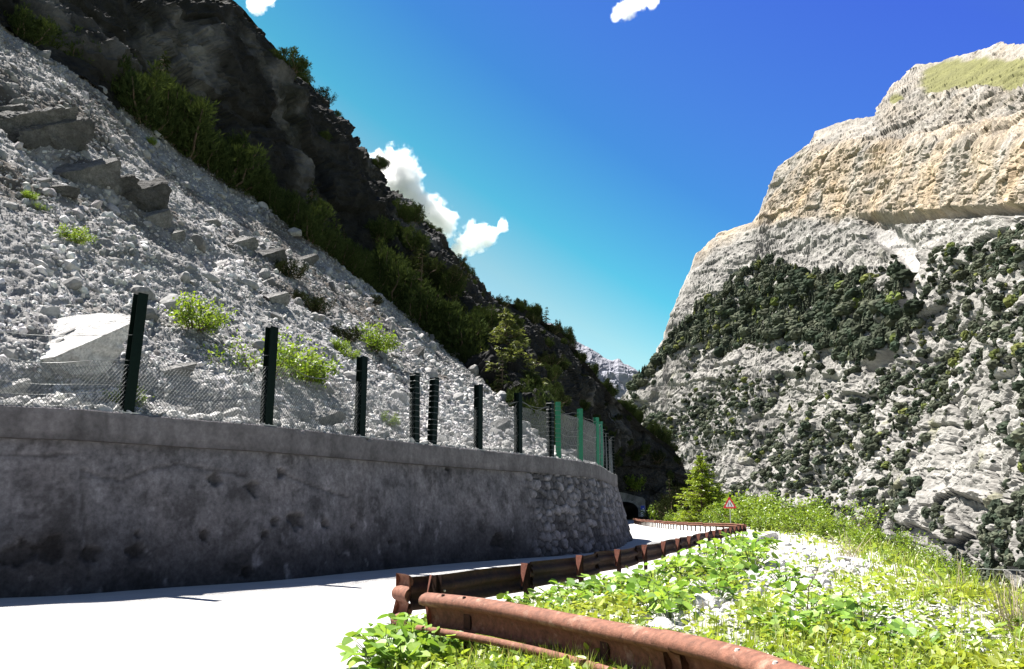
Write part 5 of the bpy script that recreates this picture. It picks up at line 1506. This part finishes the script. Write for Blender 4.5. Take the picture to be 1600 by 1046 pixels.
def meadow():
    rng = np.random.default_rng(71)
    # low leaves
    p, sr, se = bank_points(70000, rng)
    dn = fbm(p, 1.6, 4, 0.6, off=3)
    k = (rng.random(len(p)) < 0.42 + 1.2 * dn) & (~gravel_mask(p) | (rng.random(len(p)) < 0.06))
    p, se, sr = p[k], se[k], sr[k]
    n = len(p); sc = np.interp(p[:, 1], [5, 12, 30, 70], [0.075, 0.10, 0.18, 0.3]) * rng.uniform(0.5, 1.4, n)
    base = p + np.stack([0 * sc, 0 * sc, rng.uniform(0.03, 0.22, n) * np.interp(p[:, 1], [8, 40], [1, 1.8])], 1)
    warm = sstep(-0.1, 0.3, fbm(p, 3.0, 3, off=13))[:, None]
    c = tint(rng, n, (0.10, 0.17, 0.025), (0.27, 0.34, 0.045), 0.2) * (1 - warm) + warm * tint(rng, n, (0.13, 0.17, 0.02), (0.27, 0.31, 0.04), 0.2)
    V, Fc, C = leaf_batch(base, rng.uniform(0, 6.28, n), rng.normal(0.25, 0.45, n), sc, sc * rng.uniform(0.5, 0.9, n), c, rng)
    tag(put('ground_cover', mesh('ground_cover', V, Fc, M['leaf'], np.clip(C, 0.01, 0.6))), 'low bright green leafy ground cover on the bank', 'ground cover', kind='stuff')
    # grass
    p, sr, se = bank_points(47000, rng)
    dn = fbm(p, 2.2, 3, 0.6, off=23)
    near = np.exp(-((p[:, 0] - 0.2) ** 2) / 4) * (p[:, 1] < 11)
    k = (rng.random(len(p)) < 0.22 + 1.1 * dn + 0.7 * near + 0.4 * sstep(-2, 1, se)) & (~gravel_mask(p) | (rng.random(len(p)) < 0.05))
    p, se = p[k], se[k]; n = len(p)
    h = rng.uniform(0.12, 0.42, n) * np.interp(p[:, 1], [5, 15, 40, 70], [0.85, 1, 1.5, 2.0]) * (1 + 0.7 * sstep(-2, 2, se)); w = np.interp(p[:, 1], [5, 12, 30, 70], [0.007, 0.012, 0.03, 0.06]) * rng.uniform(0.7, 1.3, n)
    az = rng.uniform(0, 6.28, n); ln = rng.uniform(0.1, 0.55, n) * h
    sd_ = np.stack([-np.sin(az), np.cos(az), 0 * az], 1) * w[:, None] * 0.5; dr = np.stack([np.cos(az), np.sin(az), 0 * az], 1)
    up = np.array([0, 0, 1.0])
    m1 = p + dr * (0.25 * ln)[:, None] + up * (0.55 * h)[:, None]; tp_ = p + dr * ln[:, None] + up * h[:, None]
    V = np.stack([p - sd_, p + sd_, m1 + sd_ * 0.8, m1 - sd_ * 0.8, tp_], 1).reshape(-1, 3)
    o = np.arange(n) * 5
    F4 = np.stack([o, o + 1, o + 2, o + 3], 1); F3 = np.stack([o + 3, o + 2, o + 4], 1)
    dry = rng.random(n) < 0.10 + 0.2 * sstep(-1, 2, se)
    c = tint(rng, n, (0.12, 0.20, 0.03), (0.32, 0.39, 0.06), 0.2); c[dry] = tint(rng, int(dry.sum()), (0.28, 0.25, 0.13), (0.42, 0.38, 0.22), 0.1)
    tag(put('grass', mesh('grass', V, [F4, F3], M['leaf'], np.clip(np.repeat(c[:, None], 5, 1).reshape(-1, 3), 0.01, 0.6))), 'bright green grass growing on the bank and under the beam', 'grass', kind='stuff')
    # stones
    p, sr, se = bank_points(34000, rng)
    g = gravel_mask(p); k = (g & (rng.random(len(p)) < 0.9)) | (rng.random(len(p)) < 0.22)
    p = p[k]; n = len(p)
    sz = np.exp(rng.normal(math.log(0.035), 0.6, n)).clip(0.012, 0.22) * np.interp(p[:, 1], [6, 20, 60], [0.8, 1.3, 2.5])
    tag(scatter_stones('bank_gravel', p, sz, rng.uniform(0.36, 0.56, n)[:, None] * np.array([1, .99, .97]), ICO1, 14), 'white gravel and broken stones between the plants on the bank', 'gravel', kind='stuff')
meadow()
for (a, b, w, h, lab, sd0) in [(1207, 886, 36, 26, 'grey and white rock among plants on the bank', 61), (1190, 846, 44, 26, 'white boulder just beyond the end of the dark rail', 62), (1262, 868, 30, 18, 'small white rock right of the white boulder on the bank', 63), (1352, 893, 34, 22, 'dark ended white rock at the bank edge', 64), (1330, 878, 44, 16, 'long flat white rock at the bank edge', 65),
                           (1150, 958, 34, 26, 'white rock lying behind the bare sapling', 66), (1105, 948, 40, 26, 'pale rock behind the foreground beam right of the leafy patch', 67), (1400, 985, 62, 34, 'large white sunlit rock on the right part of the bank', 68), (1245, 942, 30, 14, 'flat pale stone in the middle of the bank', 69), (1060, 985, 36, 30, 'pale rock close behind the foreground beam', 70), (1010, 906, 44, 20, 'low white rock just behind the fifth rail post', 71)]:
    p = G(a, b, 0.2); p[2] = float(gz(p[0], p[1])[0])
    boulder(a, b, w, h, w * 0.9, lab, sd0, 0.5, 9, 0.12, sd0, 0.25, on=p, ic=ICO3)

def dry_stems(px, py, s, label, seed, n=26, name='dead_bush'):
    rng = np.random.default_rng(seed); p = G(px, py, 0.1); p[2] = float(gz(p[0], p[1])[0])
    b = MB()
    for k in range(n):
        az = rng.uniform(0, 6.28); ln = s * rng.uniform(0.4, 1.0); out = rng.uniform(0.1, 0.8)
        t = np.linspace(0, 1, 6); bx = rng.normal(size=2) * 0.1 * s
        pts = np.stack([bx[0] + math.cos(az) * out * ln * t, bx[1] + math.sin(az) * out * ln * t, ln * (t - 0.35 * out * t ** 2.2)], 1)
        b.tube(pts, np.linspace(0.008, 0.003, 6) * s, 4)
    o = b.build(name, M['dry']); o.location = p.tolist(); tag(o, label, 'dead bush')
dry_stems(1592, 1010, 0.85, 'pale dead bush of dry stems at the right edge of the bank', 81, 60)
dry_stems(1500, 960, 0.95, 'thin dry grass stems leaning at the bank edge', 82, 14)
dry_stems(1330, 880, 1.3, 'tuft of dry straw stems beside the long flat rock', 83, 26)
def sapling():
    p = G(1264, 1002, 0.1); p[2] = float(gz(p[0], p[1])[0]); k = p[1] / F
    b = MB(); trunk = np.array([(0, 0, -3), (-1, 0, 20), (4, 3, 42), (6, 2, 60), (16, 0, 76), (26, -2, 98), (32, 0, 120)]) * k * 1.02
    b.tube(trunk, np.linspace(0.010, 0.003, 7), 5)
    for q in ([(4, 3, 42), (-4, -2, 58), (-3, -1, 66)], [(16, 0, 76), (10, 6, 90), (12, 8, 104)], [(6, 2, 60), (18, -6, 66), (30, -8, 84)]):
        b.tube(np.array(q) * k * 1.02, [0.005, 0.004, 0.002], 4)
    o = b.build('sapling', M['bark']); o.location = p.tolist(); tag(o, 'thin bare dark sapling twig on the bank behind the beam', 'sapling')
sapling()
# power lines low over the valley
for k, (y0, y1) in enumerate([(913, 921), (917, 926), (922, 931), (876, 879)]):
    A = P(1380, y0 - 4, 120); Bp = P(1800, y1 + 5, 92)
    u = np.linspace(0, 1, 30); pts = A[None] * (1 - u[:, None]) + Bp[None] * u[:, None]; pts[:, 2] -= 1.0 * np.sin(math.pi * u)
    b = MB(); b.tube(pts, 0.022, 5); o = b.build('power_cable', M['wire'])
    tag(o, 'thin pale power cable strung low across the valley' if k < 3 else 'single thin power cable above the other three cables', 'cable', 'lower power cables' if k < 3 else None)

# ------------------------------------------------------------------ clouds
def cloud_mat(cen, rad):
    """vapour that thins out away from the puff centres (local space), frayed by noise"""
    m, nt, out = new_mat('cloud_vapour')
    v = N(nt, 'ShaderNodeVolumePrincipled'); v.inputs['Color'].default_value = (1, 1, 1, 1); v.inputs['Anisotropy'].default_value = 0.2
    tc = N(nt, 'ShaderNodeTexCoord'); acc = None
    for c, r in zip(cen, rad):
        d = N(nt, 'ShaderNodeVectorMath', operation='DISTANCE'); nt.links.new(tc.outputs['Object'], d.inputs[0]); d.inputs[1].default_value = tuple(c)
        f = N(nt, 'ShaderNodeMath', operation='MULTIPLY_ADD'); nt.links.new(d.outputs['Value'], f.inputs[0]); f.inputs[1].default_value = -1.0 / r; f.inputs[2].default_value = 1.0
        if acc is None: acc = f.outputs[0]
        else:
            x = N(nt, 'ShaderNodeMath', operation='SMOOTH_MAX'); nt.links.new(acc, x.inputs[0]); nt.links.new(f.outputs[0], x.inputs[1]); x.inputs[2].default_value = 0.15; acc = x.outputs[0]
    nz = noise_node(nt, 0.024, 7, 0.66)
    q = N(nt, 'ShaderNodeMath', operation='MULTIPLY_ADD'); nt.links.new(nz.outputs['Fac'], q.inputs[0]); q.inputs[1].default_value = 2.3; nt.links.new(acc, q.inputs[2])
    r = N(nt, 'ShaderNodeMapRange'); r.inputs['From Min'].default_value = 1.28; r.inputs['From Max'].default_value = 1.62; r.inputs['To Min'].default_value = 0.0; r.inputs['To Max'].default_value = 0.045
    nt.links.new(q.outputs[0], r.inputs['Value']); nt.links.new(r.outputs[0], v.inputs['Density'])
    nt.links.new(v.outputs[0], out.inputs['Volume'])
    return m
def cloud(puffs, D, label, seed):
    rng = np.random.default_rng(seed); V = []; Fc = []; n = 0; k = D / F
    c0 = P(*np.mean([(a, b) for a, b, r in puffs], 0), D)
    cen = [P(a, b, D + rng.normal() * r * k * 0.3) - c0 for a, b, r in puffs]; rad = [1.5 * r * k for a, b, r in puffs]
    for c, r in zip(cen, rad):
        v, f = ICO2
        V.append(v * r * 1.15 + c); Fc.append(f + n); n += len(v)
    mat = cloud_mat(cen, rad)
    o = put('cloud', mesh('cloud_hull', np.concatenate(V), np.concatenate(Fc), mat))
    md = o.modifiers.new('fuse', 'REMESH'); md.mode = 'VOXEL'; md.voxel_size = 3.5 * k
    m2 = bpy.data.meshes.new_from_object(o.evaluated_get(bpy.context.evaluated_depsgraph_get())); o.modifiers.clear(); o.data = m2
    if not m2.materials: m2.materials.append(mat)
    o.location = c0.tolist(); tag(o, label, 'cloud')
cloud([(590, 268, 24), (618, 266, 28), (630, 292, 26), (606, 300, 30), (648, 318, 20), (668, 336, 24), (692, 346, 19), (645, 340, 22), (680, 364, 16)], 3000, 'large bright white cloud rising behind the left ridge', 1)
cloud([(745, 368, 18), (728, 380, 14), (760, 372, 12), (714, 392, 10), (785, 351, 9), (772, 360, 6)], 3000, 'small white puffy cloud just right of the ridge cloud', 2)
cloud([(978, 14, 15), (966, 24, 9), (1000, 4, 12), (1018, 3, 10)], 2600, 'thin white wisp of cloud at the top of the sky', 3)
cloud([(400, 4, 14), (420, 0, 10)], 2600, 'faint white cloud at the top left beside the cliff', 4)
for o in SC.objects:
    if 'used' in o: del o['used']
